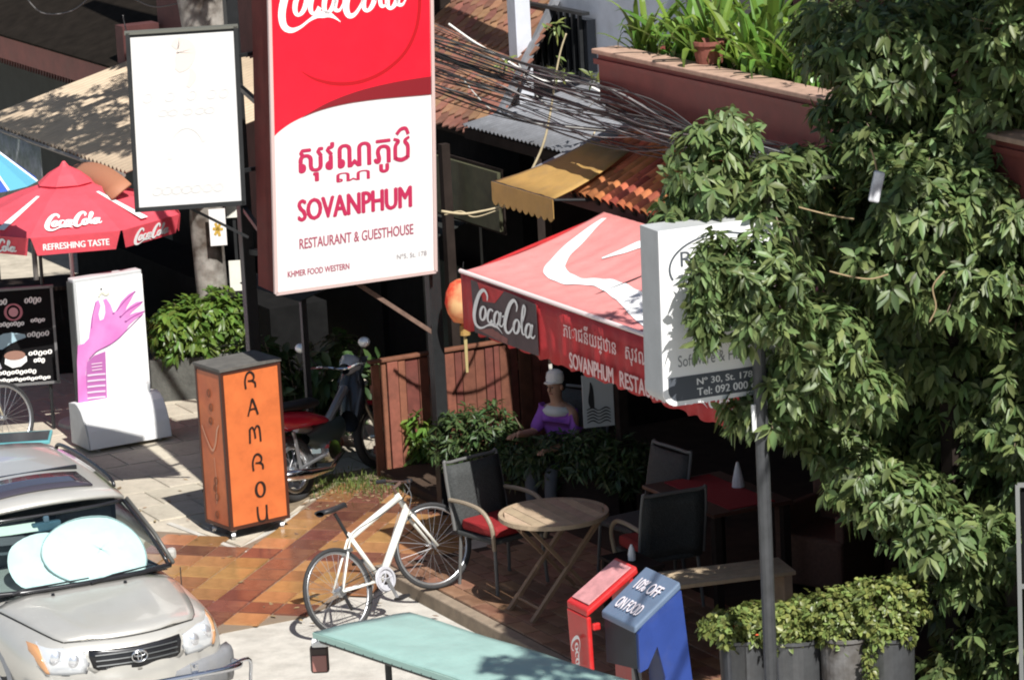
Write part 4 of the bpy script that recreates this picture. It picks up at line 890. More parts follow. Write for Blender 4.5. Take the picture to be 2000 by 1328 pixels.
# ================================================================== foliage
def leaf_arrays(P, D, N_, L, W_):
    """folded pointed leaves: base P, direction D, face normal N_, length L, width W_ -> verts, faces"""
    n = len(P); D = D / np.linalg.norm(D, axis=1, keepdims=True); Sd = np.cross(D, N_); Sd /= np.linalg.norm(Sd, axis=1, keepdims=True) + 1e-9; U_ = np.cross(Sd, D)
    L = L[:, None]; W_ = W_[:, None]; dz = np.array([[0, 0, -1.0]])
    v = np.stack([P, P + D * L * .38 + Sd * W_ * .5 + U_ * W_ * .14, P + D * L * .38 - Sd * W_ * .5 + U_ * W_ * .14, P + D * L * .40, P + D * L * .72 + Sd * W_ * .36 + dz * L * .06 + U_ * W_ * .1, P + D * L * .72 - Sd * W_ * .36 + dz * L * .06 + U_ * W_ * .1, P + D * L * .74 + dz * L * .07, P + D * L + dz * L * .16], 1).reshape(-1, 3)
    f = np.array([(0, 1, 3), (0, 3, 2), (1, 4, 6), (1, 6, 3), (3, 6, 5), (3, 5, 2), (4, 7, 6), (6, 7, 5)]); f = (np.arange(n)[:, None, None] * 8 + f[None]).reshape(-1, 3)
    return v, f
def bulk(name, v, f, material, parent=None, kind=None):
    me = bpy.data.meshes.new(name); me.vertices.add(len(v)); me.vertices.foreach_set('co', np.ascontiguousarray(v, dtype=np.float32).ravel())
    me.loops.add(f.size); me.loops.foreach_set('vertex_index', np.ascontiguousarray(f, dtype=np.int32).ravel()); k = f.shape[1]
    me.polygons.add(len(f)); me.polygons.foreach_set('loop_start', np.arange(len(f), dtype=np.int32) * k); me.update(calc_edges=True); me.validate()
    o = put(name, me, material, parent)
    if kind: o['kind'] = kind
    return o
def sprays(centres, radii, n, leaf_l, leaf_w, per=9, shell=.62, up=.35, droop=.45, spread=.85, flat=1.0):
    """leaf rosettes spread through lumpy ellipsoids; returns base, direction, normal, length, width and the rosette centres"""
    Ps = []; Ds = []; Ns = []; Ls = []; tips = []
    for c, r, k in zip(centres, radii, n):
        d = rng.normal(size=(k, 3)); d /= np.linalg.norm(d, axis=1, keepdims=True); rad = shell + (1 - shell) * rng.random((k, 1)) ** .6
        rad *= 1 + .22 * np.sin(d[:, :1] * 5 + c[0]) * np.cos(d[:, 2:3] * 6 + c[1])
        tip = np.array(c) + d * rad * np.array(r); tips.append(tip); ax = d + np.array([0, 0, up]); ax /= np.linalg.norm(ax, axis=1, keepdims=True)
        for q in range(per):
            t = rng.normal(size=(k, 3)); t -= ax * (t * ax).sum(1, keepdims=True); t /= np.linalg.norm(t, axis=1, keepdims=True)
            D_ = ax * rng.uniform(.1, .7, (k, 1)) + t * spread; D_[:, 2] -= droop * rng.uniform(.5, 1.4, k)
            Ps.append(tip + t * .01 - ax * rng.random((k, 1)) * leaf_l * .7); Ds.append(D_); nn = ax * 1.0 + rng.normal(size=(k, 3)) * .35; nn[:, 2] += .5; Ns.append(nn); Ls.append(leaf_l * rng.uniform(.6, 1.25, k))
    P = np.concatenate(Ps); D_ = np.concatenate(Ds); N_ = np.concatenate(Ns); L = np.concatenate(Ls)
    return P, D_, N_, L, L * (leaf_w / leaf_l) * rng.uniform(.8, 1.2, len(L)), np.concatenate(tips)
def bush(name, label, cat, loc, lobes, n, ll, lw, material, per=7, group=None, stems=True, **kw):
    t = thing(name, label, cat, loc, 0, group)
    P, D_, N_, L, W_, tips = sprays([l[0] for l in lobes], [l[1] for l in lobes], n, ll, lw, per, **kw)
    v, f = leaf_arrays(P, D_, N_, L, W_); bulk('foliage', v, f, material, t, 'stuff')
    if stems:
        m = MB(); idx = rng.choice(len(tips), min(26, len(tips)), replace=False)
        for i in idx:
            p = V(tips[i]); m.tube([(p.x * .2, p.y * .2, 0.0), (p.x * .6, p.y * .6, p.z * .6), p], [.010, .006, .003], 4)
        m.build('stems', BRANCH, t)
    return t
# bright shrub and its dark trough behind the poster stand
c0 = gz(400, 795, 0); 
tr_ = thing('planter_trough', 'dark grey trough under the bright green shrub', 'planter', c0 + V((0, .55, 0)), R(10))
m = MB(); m.box((0, 0, .22), (1.15, .5, .44)); m.build('box', mat('dark_grey_concrete', (.085, .085, .075), .9, var=.4, vscale=6, bump=.5), tr_, bevel=.015)  # blotchy dark grey box
MB().box((0, 0, .445), (1.05, .4, .012)).build('soil', dirt, tr_)
bush('green_shrub', 'bright green leafy shrub behind the white poster stand', 'shrub', c0 + V((0, .45, .42)),
     [((-.25, 0, .25), (.34, .3, .32)), ((.1, .05, .3), (.36, .3, .34)), ((.36, .1, .22), (.28, .26, .3))], (190, 200, 130), .11, .045, LEAF_L, 8, droop=.35)
c1 = gz(822, 935, 0)
bush('leafy_bush', 'bush with long green leaves between the fence and the black pole', 'shrub', c1 + V((0, .25, 0)),
     [((0, 0, .38), (.14, .14, .2)), ((.02, 0, .2), (.13, .12, .14))], (34, 20), .15, .045, LEAF_L, 8, droop=.45)
# dark hedge along the inside of the terrace
h0 = gy(890, 845, 0.2); h1 = gy(1215, 850, -.5)
lob = []
for i in range(6):
    p = h0.lerp(h1, i / 5); lob.append(((p.x, p.y - .1, (.74 if i < 2 else .66) + .04 * math.sin(i * 2)), (.25, .2, .32 if i < 2 else .24)))
hb = thing('hedge_trough', 'long dark trough holding the low hedge inside the terrace', 'planter', ((h0 + h1) / 2).to_3d() * V((1, 1, 0)).x if False else V(((h0.x + h1.x) / 2, (h0.y + h1.y) / 2, TZ)), math.atan2(h1.y - h0.y, h1.x - h0.x))
MB().box((0, 0, .2), (1.6, .34, .4)).build('box', DARKWALL, hb, bevel=.01)
MB().box((0, 0, .402), (1.5, .26, .01)).build('soil', dirt, hb)
cc = V(((h0.x + h1.x) / 2, (h0.y + h1.y) / 2, TZ + .4))
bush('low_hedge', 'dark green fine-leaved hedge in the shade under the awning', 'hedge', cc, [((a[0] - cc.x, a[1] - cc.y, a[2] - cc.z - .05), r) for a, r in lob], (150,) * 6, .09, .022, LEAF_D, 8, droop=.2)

# ================================================================== lantern
lt = gy(888, 540, .0)
la = thing('paper_lantern', 'yellow and red paper lantern hanging at the corner of the awning', 'lantern', (lt.x + .06, lt.y, lt.z - .50), 0)
prof = [(.03, .0), (.09, .02), (.135, .09), (.15, .18), (.14, .27), (.10, .34), (.05, .37), (.0, .375)]
m = MB(); m.lathe([(r + (.004 if i % 2 else 0), z + .1) for i, (r, z) in enumerate(prof)], 20); m.build('shade', mat('lantern_paper', (.86, .62, .30), .7, col2=(.68, .07, .03), vscale=5.0, trans=.35), la, smooth=True)
m = MB(); m.lathe([(.0, .0), (.045, .0), (.04, .08), (.0, .10)], 10); m.build('tassel_cap', YELLOW_C, la)
m = MB(); m.tube([(0, 0, -.32), (0, 0, .0)], [.012, .016], 6); m.build('tassel', mat('straw_tassel', (.45, .36, .16), .8), la)
m = MB(); m.tube([(0, 0, .47), (0.02, 0, .62)], .004, 5); m.build('cord', STEELBLK, la)

# ================================================================== terrace furniture
WICKER = mat('grey_wicker', (.04, .043, .042), .75, var=.35, vscale=30, bump=.6, bscale=90)
ARMT = mat('tan_arm', (.26, .21, .15), .55)
REDC = mat('dark_red_cushion', (.24, .010, .012), .75, var=.2, vscale=6)
def chair(label, loc, rz, arms=True, cushion=None):
    t = thing('wicker_chair', label, 'chair', (loc.x, loc.y, TZ), rz, None)        # faces -y
    m = MB(); m.grid([[V((u * .26 * (1 - .06 * abs(v - .5)), .24 + .09 * v + .03 * (1 - u * u) * -1, .42 + .52 * v)) for u in np.linspace(-1, 1, 7)] for v in np.linspace(0, 1, 6)]); m.build('backrest', WICKER, t, smooth=True, solid=.03)
    m = MB(); m.tube(smooth_path([(-.265, .24, .44), (-.26, .335, .93), (-.2, .345, .955), (.2, .345, .955), (.26, .335, .93), (.265, .24, .44)], 4), .014, 8); m.build('back_frame', mat('grey_tube', (.12, .12, .115), .5), t)
    m = MB(); m.box((0, 0, .42), (.50, .48, .04)); m.build('seat', WICKER, t, bevel=.012)
    for sx in (-1, 1):
        for sy in (-1, 1): m = MB(); m.tube([(sx * .23, sy * .21, .42), (sx * .25, sy * .24, 0)], .014, 8); m.build('leg', mat('grey_tube', (0, 0, 0)), t)
        if arms: m = MB(); m.tube(smooth_path([(sx * .27, .28, .68), (sx * .28, .05, .69), (sx * .28, -.14, .66), (sx * .275, -.24, .55), (sx * .25, -.23, .36)], 5), .017, 8); m.build('armrest', ARMT, t)
    if cushion:
        c = thing_mesh('seat_cushion', cushion, 'cushion', MB().box((0, 0, 0), (.46, .44, .09)), REDC, .03); c.location = t.matrix_basis @ V((0, -.01, .488)); c.rotation_euler = (0, 0, rz)
    return t
def thing_mesh(name, label, cat, mb, material, bevel=0, group=None, **kw):
    o = mb.build(name, material, None, bevel=bevel, **kw); return tag(o, label, cat, group)
def fl(px, py): return gz(px, py, TZ)
p = gz(978, 1030, TZ + .45); chair('grey wicker armchair left of the round table with a red seat cushion', p, R(38), True, 'dark red seat cushion on the wicker chair left of the round table')
p = gz(1248, 1012, TZ + .45); chair('grey wicker chair with a tall back behind the round table', p, R(-58), False, None)
p = gz(1285, 1068, TZ + .45); chair('grey wicker chair seen from behind, right of the round table', V((p.x, p.y, 0)), R(-158), True, 'red and orange seat cushion on the wicker chair right of the round table')
# round folding table
tcn = gz(1081, 1000, TZ + .76)
tb = thing('round_table', 'round weathered wooden folding table on the terrace', 'table', (tcn.x, tcn.y, TZ), R(25))
tr = .415; xs = np.linspace(-tr, tr, 9)
for i in range(8):
    x0_, x1_ = xs[i] + .003, xs[i + 1] - .003; pts = [(x0_, -math.sqrt(max(tr * tr - x0_ * x0_, 0))), (x1_, -math.sqrt(max(tr * tr - x1_ * x1_, 0))), (x1_, math.sqrt(max(tr * tr - x1_ * x1_, 0))), (x0_, math.sqrt(max(tr * tr - x0_ * x0_, 0)))]
    if i < 4: pts = pts
    MB().prism([(a_ * .94, b_ * .94) for a_, b_ in pts], .735, .758, lambda u, v, t: (u, v, t)).build('slat', WOOD_TAN, tb, bevel=.003)
m = MB(); m.lathe([(tr * .93, .728), (tr + .004, .728), (tr + .004, .762), (tr * .93, .762), (tr * .93, .728)], 40); m.build('rim', WOOD_TAN, tb)
for s_ in (-1, 1):
    for y in (-.2, .2):
        m = MB(); m.bar((s_ * .33, y + .015 * s_, .0), (-s_ * .30, y + .015 * s_, .73), .045, .025); m.build('leg', mat('dark_teak_leg', (.20, .13, .08), .6), tb)
m = MB()
for s_ in (-1, 1): m.tube([(s_ * .25, -.22, .09), (s_ * .25, .22, .09)], .013, 6)
m.build('stretcher', mat('dark_teak_leg', (0, 0, 0)), tb)
# dining table with red cloth runner further in
t2 = gz(1400, 965, TZ + .74)
dt = thing('dining_table', 'dark dining table with a red runner deep under the awning', 'table', (t2.x, t2.y, TZ), ST_ROT)
MB().box((0, 0, .74), (1.1, .7, .03)).build('tabletop', mat('dark_tabletop_wood', (.07, .03, .02), .4), dt, bevel=.005)
MB().box((0, .02, .758), (1.0, .4, .006)).build('runner', mat('deep_red_cloth', (.28, .015, .02), .8), dt)
for sx in (-.5, .5):
    for sy in (-.3, .3): MB().box((sx, sy, .36), (.06, .06, .72)).build('leg', DARKWALL, dt)
n1 = gz(1442, 948, TZ + .77)
nk = MB(); nk.lathe([(.0, .0), (.05, .0), (.045, .05), (.03, .12), (.012, .19), (.0, .2)], 10); o_ = thing_mesh('folded_napkin', 'white napkin folded to a cone on the dark dining table', 'napkin', nk, WHITE); o_.location = (n1.x, n1.y, TZ + .762)
b1 = gz(1227, 1085, TZ + .62)
bt_ = MB(); bt_.lathe([(.0, .0), (.028, .0), (.03, .04), (.02, .09), (.008, .12), (.0, .12)], 10); o_ = thing_mesh('salt_shaker', 'small white shaker on the low shelf behind the red stand', 'shaker', bt_, WHITE)
# low wooden side board carrying it
sh_ = gz(1235, 1100, TZ + .50)
sd = thing('side_shelf', 'low dark shelf behind the red and blue stands', 'shelf', (sh_.x, sh_.y + .05, TZ), ST_ROT)
MB().box((0, 0, .5), (.5, .28, .025)).build('top', DARKWALL, sd)
for x in (-.22, .22): MB().box((x, 0, .245), (.03, .26, .48)).build('side', DARKWALL, sd)
o_.location = (sh_.x, sh_.y + .05, TZ + .513)
# tan wooden bench catching the sun
bn = gz(1415, 1120, TZ + .64)
be = thing('plank_table', 'pale plank table behind the potted shrubs, its top in the sun', 'table', (bn.x, bn.y, TZ), R(14))
for i in range(4): MB().box((0, -.15 + i * .1, .64), (.95, .09, .03)).build('slat', WOOD_TAN, be, bevel=.004)
for x in (-.42, .42): MB().box((x, 0, .31), (.06, .36, .62)).build('leg', WOOD_TAN, be)
# reddish armchair at the right
ac = gz(1620, 1035, TZ + .4)
ar = thing('brown_armchair', 'boxy brown armchair in the gloom behind the pots', 'armchair', (ac.x, ac.y, TZ), R(-40))
bw = mat('brown_weave', (.12, .06, .04), .8, var=.3, vscale=20)
MB().box((0, 0, .22), (.62, .6, .4)).build('seat', bw, ar, bevel=.03); MB().box((0, .27, .6), (.62, .1, .5)).build('backrest', bw, ar, bevel=.03)
for x in (-.28, .28): MB().box((x, -.03, .5), (.08, .5, .22)).build('armrest', bw, ar, bevel=.02)
# white poster hanging under the valance
ph = gy(1168, 782, -.6)
po_ = thing('hanging_poster', 'grey-white poster with a dark figure and scribbles under the awning', 'poster', (ph.x, ph.y, ph.z - .2), R(12))
MB().box((0, 0, .2), (.26, .012, .44)).build('sheet', mat('dull_white_paper', (.5, .53, .52), .7), po_)
m = MB(); m.stroke([(-.06, .36, .01), (-.055, .3, .03), (-.06, .2, .05), (-.05, .14, .03)], lambda u, v, t: V((u, -.008 - t, v)), .002)
for i in range(5): m.stroke([(-.1, .13 - i * .027, .008), (-.05, .145 - i * .027, .012), (.0, .12 - i * .027, .008), (.06, .14 - i * .027, .012), (.1, .12 - i * .027, .006)], lambda u, v, t: V((u, -.008 - t, v)), .002)
m.build('drawing', PLASTIC_B, po_, fix=False)
m = MB(); m.tube([(-.11, 0, .42), (-.11, 0, 1.6)], .003, 4); m.tube([(.11, 0, .42), (.11, 0, 1.6)], .003, 4); m.build('cord', STEELBLK, po_)

# ================================================================== seated guest
def skin_mesh(name, verts, edges, radii, material, parent, levels=2, root=0):
    b = bmesh.new(); sk = b.verts.layers.skin.verify(); vs = [b.verts.new(v) for v in verts]
    for v, r in zip(vs, radii): v[sk].radius = (r, r) if not isinstance(r, tuple) else r
    vs[root][sk].use_root = True
    for a_, b_ in edges: b.edges.new((vs[a_], vs[b_]))
    me = bpy.data.meshes.new(name); b.to_mesh(me); b.free(); o = put(name, me, material, parent)
    md = o.modifiers.new('skin', 'SKIN'); md.use_smooth_shade = True
    s_ = o.modifiers.new('smooth', 'SUBSURF'); s_.levels = levels; s_.render_levels = levels; return o
hp = gy(1087, 752, -.15)
pe = thing('person', 'seated person in a purple top and pale cap reaching forward behind the hedge', 'person', (hp.x, hp.y, TZ), R(-38))
SKIN = mat('skin_tone', (.46, .26, .17), .55); hz = (hp.z - TZ) / .84; pe.scale = (.84, .84, .84)
SH = hz - .27                                              # shoulder height
vv = [(0, .10, .46), (0, .09, .62), (0, .05, SH - .05), (0, .02, SH + .03), (0, -.01, SH + .1), (0, -.035, hz - .02), (0, -.03, hz + .06),
      (.17, .03, SH), (.22, -.05, SH - .26), (.15, -.28, SH - .30), (.13, -.36, SH - .29),
      (-.17, .03, SH), (-.21, -.14, SH - .2), (-.17, -.38, SH - .16), (-.16, -.46, SH - .14),
      (.10, .06, .46), (.12, -.32, .47), (.12, -.34, .10), (.12, -.45, .05), (-.10, .06, .46), (-.12, -.32, .47), (-.12, -.34, .10), (-.12, -.45, .05)]
ed = [(0, 1), (1, 2), (2, 3), (3, 4), (4, 5), (5, 6), (3, 7), (7, 8), (8, 9), (9, 10), (3, 11), (11, 12), (12, 13), (13, 14), (0, 15), (15, 16), (16, 17), (17, 18), (0, 19), (19, 20), (20, 21), (21, 22)]
ra = [(.15, .12), (.14, .11), (.16, .11), .075, .055, (.075, .09), (.07, .08), .062, .045, .036, .03, .062, .045, .036, .03, .085, .065, .05, .035, .085, .065, .05, .035]
skin_mesh('body', vv, ed, ra, SKIN, pe)
PURPC = mat('purple_cloth', (.30, .09, .46), .75, var=.15, vscale=8)
tv = [0, 1, 2, 3, 7, 8, 11, 12]; mp = {v: i for i, v in enumerate(tv)}
skin_mesh('top', [vv[i] for i in tv], [(mp[a_], mp[b_]) for a_, b_ in ed if a_ in mp and b_ in mp], [(.19, .155), (.18, .15), (.20, .15), .10, .085, .066, .085, .066], PURPC, pe)
tv = [0, 15, 16, 17, 19, 20, 21]; mp = {v: i for i, v in enumerate(tv)}
skin_mesh('trousers', [vv[i] for i in tv], [(mp[a_], mp[b_]) for a_, b_ in ed if a_ in mp and b_ in mp], [(.165, .13), .10, .08, .062, .10, .08, .062], mat('grey_cloth', (.10, .11, .12), .8), pe)
m = MB(); m.lathe([(.075, .0), (.145, .02), (.165, .06), (.12, .10), (.06, .11)], 18, (0, .02, SH - .04)); m.build('collar', mat('pale_scarf', (.62, .64, .60), .8), pe, smooth=True)
m = MB(); m.lathe([(.080, -.05), (.090, .0), (.089, .05)], 16, (0, .004, hz + .0), a0=R(-20), a1=R(200)); m.build('hair', PLASTIC_B, pe, smooth=True)
m = MB(); m.lathe([(.088, .0), (.092, .05), (.08, .10), (.045, .125), (.0, .13)], 18, (0, -.02, hz + .035)); m.prism([(.07, 0), (.05, -.07), (0, -.10), (-.05, -.07), (-.07, 0)], hz + .04, hz + .05, lambda u, v, t: (u, v - .07, t)); m.build('cap', mat('pale_cap', (.78, .76, .70), .8), pe, smooth=False)
m = MB()
for x in (-.03, .03): m.lathe([(0, .008), (.008, .004), (.009, 0)], 8, (x, -.112, hz + .0), Matrix.Rotation(R(90), 3, 'X'))
m.build('eyes', PLASTIC_B, pe)
m = MB(); m.tube([(0, -.11, hz + .01), (0, -.135, hz - .03), (0, -.115, hz - .04)], [.008, .014, .01], 6); m.build('nose', SKIN, pe, smooth=True)
m = MB(); m.tube([(-.025, -.105, hz - .065), (0, -.112, hz - .067), (.025, -.105, hz - .065)], .006, 6); m.build('mouth', mat('lip_tone', (.30, .12, .10), .5), pe)
for s_ in (-1, 1):
    m = MB(); m.lathe([(0, .012), (.022, .008), (.026, 0), (0, -.004)], 10, (s_ * .078, -.02, hz - .01), Matrix.Rotation(R(90 * s_), 3, 'Y'), sx=1.3); m.build('ear', SKIN, pe, smooth=True)
for s_, base_ in ((1, V(vv[10])), (-1, V(vv[14]))):
    hv = [base_, base_ + V((0, -.05, -.005))]; he = [(0, 1)]; hr = [(.032, .016), (.036, .014)]
    for i, x in enumerate((-.028, -.009, .009, .027)):
        ln = (.062, .075, .07, .055)[i]; k = len(hv); hv += [base_ + V((x, -.075, 0)), base_ + V((x * 1.1, -.075 - ln * .55, -.004)), base_ + V((x * 1.1, -.075 - ln, -.03))]; he += [(1, k), (k, k + 1), (k + 1, k + 2)]; hr += [.0095, .0085, .007]
    k = len(hv); hv += [base_ + V((-s_ * .04, -.045, 0)), base_ + V((-s_ * .055, -.085, -.012))]; he += [(0, k), (k, k + 1)]; hr += [.011, .009]
    skin_mesh('hand', hv, he, hr, SKIN, pe, 1)
st_ = chair('grey wicker chair the seated person sits on, hidden in the shade', V((pe.location.x, pe.location.y, 0)) + Matrix.Rotation(R(-38), 3, 'Z') @ V((0, .04, 0)), R(-38), False)
# ================================================================== promotional stands
def stand(name, label, corner, W_, Dp, top_z, rise_, pm, leg_mat, kind):
    t = thing(name, label, 'stand', (corner.x, corner.y, 0), ST_ROT); t['group'] = 'discount stands in front of the terrace'
    z1 = top_z; th = .05
    m = MB(); m.prism([(0, 0), (Dp, rise_), (Dp + .01, rise_ - th), (.0, -th)], 0, W_, lambda u, v, w2: (w2, u, z1 + v)); top = m.build('slanted_top', pm, t, bevel=.012)
    return t, top
REDS = mat('red_stand_plastic', (.52, .02, .02), .35, var=.1, dirt=.3, dscale=5, dcol=(.45, .22, .2)); BLUS = mat('blue_stand_plastic', (.04, .08, .22), .4, var=.12, dirt=.4, dscale=5, dcol=(.10, .13, .2))
rc = gz(1106, 1172, .98)
rt_, top = stand('red_stand', 'red promotional stand with a slanted top left of the blue one', rc, .30, .40, .98, .24, REDS, REDS, 0)
m = MB(); m.prism([(.02, .0), (.28, .0), (.30, .93), (.0, .93)], 0.0, .035, lambda u, v, t: (u, t - .005 + .03 * (1 - v), v)); fl_ = m.build('front_leg', REDS, rt_, bevel=.012)
m = MB(); m.prism([(.0, .0), (.10, .0), (.36, 1.15), (.30, 1.15)], .01, .29, lambda u, v, t: (t, u + .35 - .3 * (v / 1.15) + .0, v)); 
m = MB(); m.box((.15, .36, .58), (.28, .03, 1.16)); m.build('back_leg', REDS, rt_, bevel=.01)
m = MB(); sl_ = math.hypot(.40, .24); m.prism([(.03, .04), (.27, .04), (.27, sl_ - .03), (.03, sl_ - .03)], .004, .012, lambda u, v, t: (u, v * .40 / sl_ - t * .24 / sl_, .98 + v * .24 / sl_ + t * .40 / sl_)); m.build('top_print', mat('pinkish_red_print', (.52, .24, .24), .5, var=.3, vscale=9), top, bevel=.003)  # slanted top paler and pinker than the rest of the stand
script_mark(OFFWHITE, fl_, lambda u, v, t: V((.15 - (v - 1.2) * .028, -.018 - t + .03 * (1 - (.72 - u * .05)) * 0, .78 - u * .048)), bold=.9)
MB().box((.31, .06, .86), (.03, .06, .05)).build('knob', REDS, rt_, bevel=.01)
bc = gz(1174, 1192, .98)
bt2, top = stand('blue_stand', 'blue promotional stand reading ten percent off on food, right of the red one', bc, .47, .36, .98, .25, mat('sky_sheen_blue_top', (.12, .17, .25), .5, var=.12, dirt=.3, dscale=6, dcol=(.14, .17, .21)), BLUS, 1)  # top greyed and lightened: sky reflection put into its colour
sl_ = math.hypot(.36, .25); vx = V((0, .36 / sl_, .25 / sl_)); nx = V((0, -.25 / sl_, .36 / sl_))
def topf(u, v, h): return V((u, 0, .98)) + vx * v + nx * h
WP = mat('white_pink_print', (.78, .72, .75), .5)
lettering('10% OFF', WP, top, topf(.10, .25, .014), (1, 0, 0), tuple(vx), .31, .095, .02)
lettering('ON FOOD', WP, top, topf(.09, .07, .014), (1, 0, 0), tuple(vx), .31, .095, .02)
m = MB(); m.prism([(.02, .62), (.45, .68), (.45, .94), (.02, .94)], .012, .03, lambda u, v, t: (u, t, v)); m.build('front_flap', mat('smoky_blue_panel', (.018, .026, .036), .5, var=.3, spec=.25), bt2)
m = MB(); m.prism([(.20, .0), (.34, .0), (.42, .5), (.36, 1.17), (.20, 1.07), (.06, .98), (.02, .93), (.02, .66), (.08, .68), (.16, .82), (.21, .60)], .45, .48, lambda u, v, t: (t, u, v)); m.build('side_leg', mat('royal_blue_side', (.025, .055, .23), .45, var=.15, dirt=.3, dscale=5, dcol=(.08, .09, .16)), bt2)
m = MB(); m.box((.28, .10, .34), (.05, .05, .68)); m.build('post', mat('grey_post', (.22, .22, .22), .5), bt2)
m = MB(); m.tube(smooth_path([(.34, .05, .70), (.40, .06, .45), (.43, .08, .0)], 5), .014, 6); m.build('cable', PLASTIC_B, bt2)
m = MB(); m.box((.23, .35, .58), (.42, .03, 1.2)); m.build('back_leg', BLUS, bt2)

# ================================================================== pots and their shrubs
POTM = mat('grey_zinc_pot', (.13, .135, .14), .4, metal=.55, var=.3, vscale=4, dirt=.5, dscale=3, dcol=(.1, .09, .08))
pots = []
for i, (px, w_) in enumerate(((1450, 92), (1553, 104), (1652, 100), (1738, 92))):
    q = gy(px, 1240 - 4 * (i > 1), -6.15 - .1 * i); r = w_ / 2 / 282
    lab = ('grey metal pot under the yellowing shrub left of the steel pole', 'wide grey metal pot right behind the steel pole', 'grey pot with flaking bark-like sides between two others', 'rightmost grey pot of the row, under the trailing shoot')[i]
    t = thing('flower_pot', lab, 'pot', (q.x, q.y, 0), 0, 'grey pots along the terrace')
    zt_ = q.z
    m = MB(); m.lathe([(.0, .01), (r * .86, .01), (r * .9, .05), (r, zt_ - .03), (r + .012, zt_ - .02), (r + .012, zt_), (r - .01, zt_), (r - .012, zt_ - .08)], 32); m.build('body', POTM if i != 2 else mat('flaking_pot', (.17, .165, .16), .85, col2=(.08, .07, .06), vscale=7, bump=.8, bscale=12), t, smooth=False)
    m = MB(); m.lathe([(.0, zt_ - .06), (r - .012, zt_ - .06)], 20); m.build('soil', dirt, t); pots.append((q, r, zt_))
labs = ('yellow-green fine-leaved shrub with small orange flowers in the pot left of the steel pole', 'fine-leaved shrub in the wide pot behind the steel pole', 'dense pale green shrub spilling over the flaking pot', 'tallest leafy shrub of the potted row at its right end')
for i, (q, r, z) in enumerate(pots):
    hgt = (.20, .26, .34, .42)[i]
    b_ = bush('potted_shrub', labs[i], 'shrub', (q.x, q.y + .03, z - .03), [((-.06, 0, hgt * .5), (.22, .2, hgt * .55)), ((.1, .04, hgt * .62), (.18, .2, hgt * .5)), ((-.02, -.12, .06), (.19, .1, .12))], (150, 130, 60), .05, .032, LEAF_Y, 7, group=None, droop=.2)
    if i == 0:
        m = MB()
        for k in range(26): a_ = random.uniform(0, 6.28); p_ = V((.1 + .16 * math.cos(a_), -.12 + .07 * math.sin(a_), .02 + random.uniform(-.03, .14))); m.lathe([(.0, .012), (.014, .004), (.0, -.004)], 6, p_)
        o_ = m.build('blossoms', mat('orange_red_petals', (.55, .09, .03), .6), b_); o_['kind'] = 'stuff'
    if i == 3:
        P, D_, N_, L, W_, tips = sprays([(-.16, -.2, -.06 - .09 * k) for k in range(6)], [(.05, .04, .06)] * 6, (8,) * 6, .04, .026, 6); v, f = leaf_arrays(P, D_, N_, L, W_); o_ = bulk('trailing_shoot', v, f, LEAF_Y, b_, 'stuff')
# ================================================================== parked car
YC = R(25); gc = gz(268, 1264, .80)
ca = thing('parked_car', 'silver beige four-wheel-drive car parked facing the street with a white sunshade inside its windscreen', 'car', (0, 0, 0), YC)
off = Matrix.Rotation(YC, 3, 'Z') @ V((0, .03, 0)); ca.location = (gc.x - off.x, gc.y - off.y, 0); ca.scale = (.90, 1, 1)
PAINT = mat('silver_beige_paint', (.52, .505, .462), .28, metal=.35, var=.05, vscale=2, coat=.5, dirt=.18, dscale=6, dcol=(.34, .31, .26))
GREYB = mat('grey_bumper_plastic', (.19, .195, .205), .55, var=.15, dirt=.3, dscale=6, dcol=(.26, .25, .22)); BGL = mat('black_gloss_trim', (.015, .015, .017), .25)
secs = [(.02, .80, .55), (.07, .86, .67), (.16, .905, .755), (.32, .925, .82), (.6, .95, .85), (.95, .975, .865), (1.12, .985, .87), (1.6, .99, .87), (2.6, .99, .87), (3.3, .98, .86), (3.7, .96, .82), (3.8, .86, .74)]
prof = [(0, 0), (.25, -.002), (.5, -.010), (.68, -.022), (.80, -.045), (.89, -.085), (.955, -.15), (.99, -.24), (1.0, -.34), (.985, -.46), (.95, -.58)]
rows = []
for y, zc, hw in secs:
    half = []
    for k, (fx_, dz) in enumerate(prof):
        bul = .10 * max(0, .3 - y) * (1 - fx_ ** 2) / .3           # the nose is rounded in plan
        half.append(V((hw * fx_, y + .12 * (fx_ ** 2) * max(0, 1 - y / .5), max(zc + dz * (zc / 1.05), .30))))
    rows.append([V((-p.x, p.y, p.z)) for p in reversed(half)][:-1] + half)
bm_ = MB().grid(rows); n = len(rows[0])
bm_.v.append((0, .0, .62)); k = len(bm_.v) - 1
low = [V((p.x * .98, p.y - .015, .34)) for p in rows[0]]
body = MB().grid([[V((p.x, p.y + .0, .30)) for p in rows[0]], [V((p.x, p.y - .02, .5 + 0 * p.z)) if p.z > .5 else V((p.x, p.y - .01, .4)) for p in rows[0]], *[]])
bm_.grid([[V((p.x * .99, p.y - .012, min(p.z, .34))) for p in rows[0]], [V((p.x, p.y - .018, p.z * .55 + .16)) for p in rows[0]], [V((p.x, p.y - .012, p.z * .85 + .06)) for p in rows[0]], rows[0]])
bmw = bm_.mesh('body'); b = bmesh.new(); b.from_mesh(bmw); bmesh.ops.remove_doubles(b, verts=b.verts, dist=.0005)
for v in [v for v in b.verts if not v.link_faces]: b.verts.remove(v)
bmesh.ops.recalc_face_normals(b, faces=b.faces); b.to_mesh(bmw); b.free()
for p in bmw.polygons: p.use_smooth = True
bo = put('body', bmw, PAINT, ca); md = bo.modifiers.new('round', 'SUBSURF'); md.levels = 2; md.render_levels = 2
bpy.context.view_layer.update()
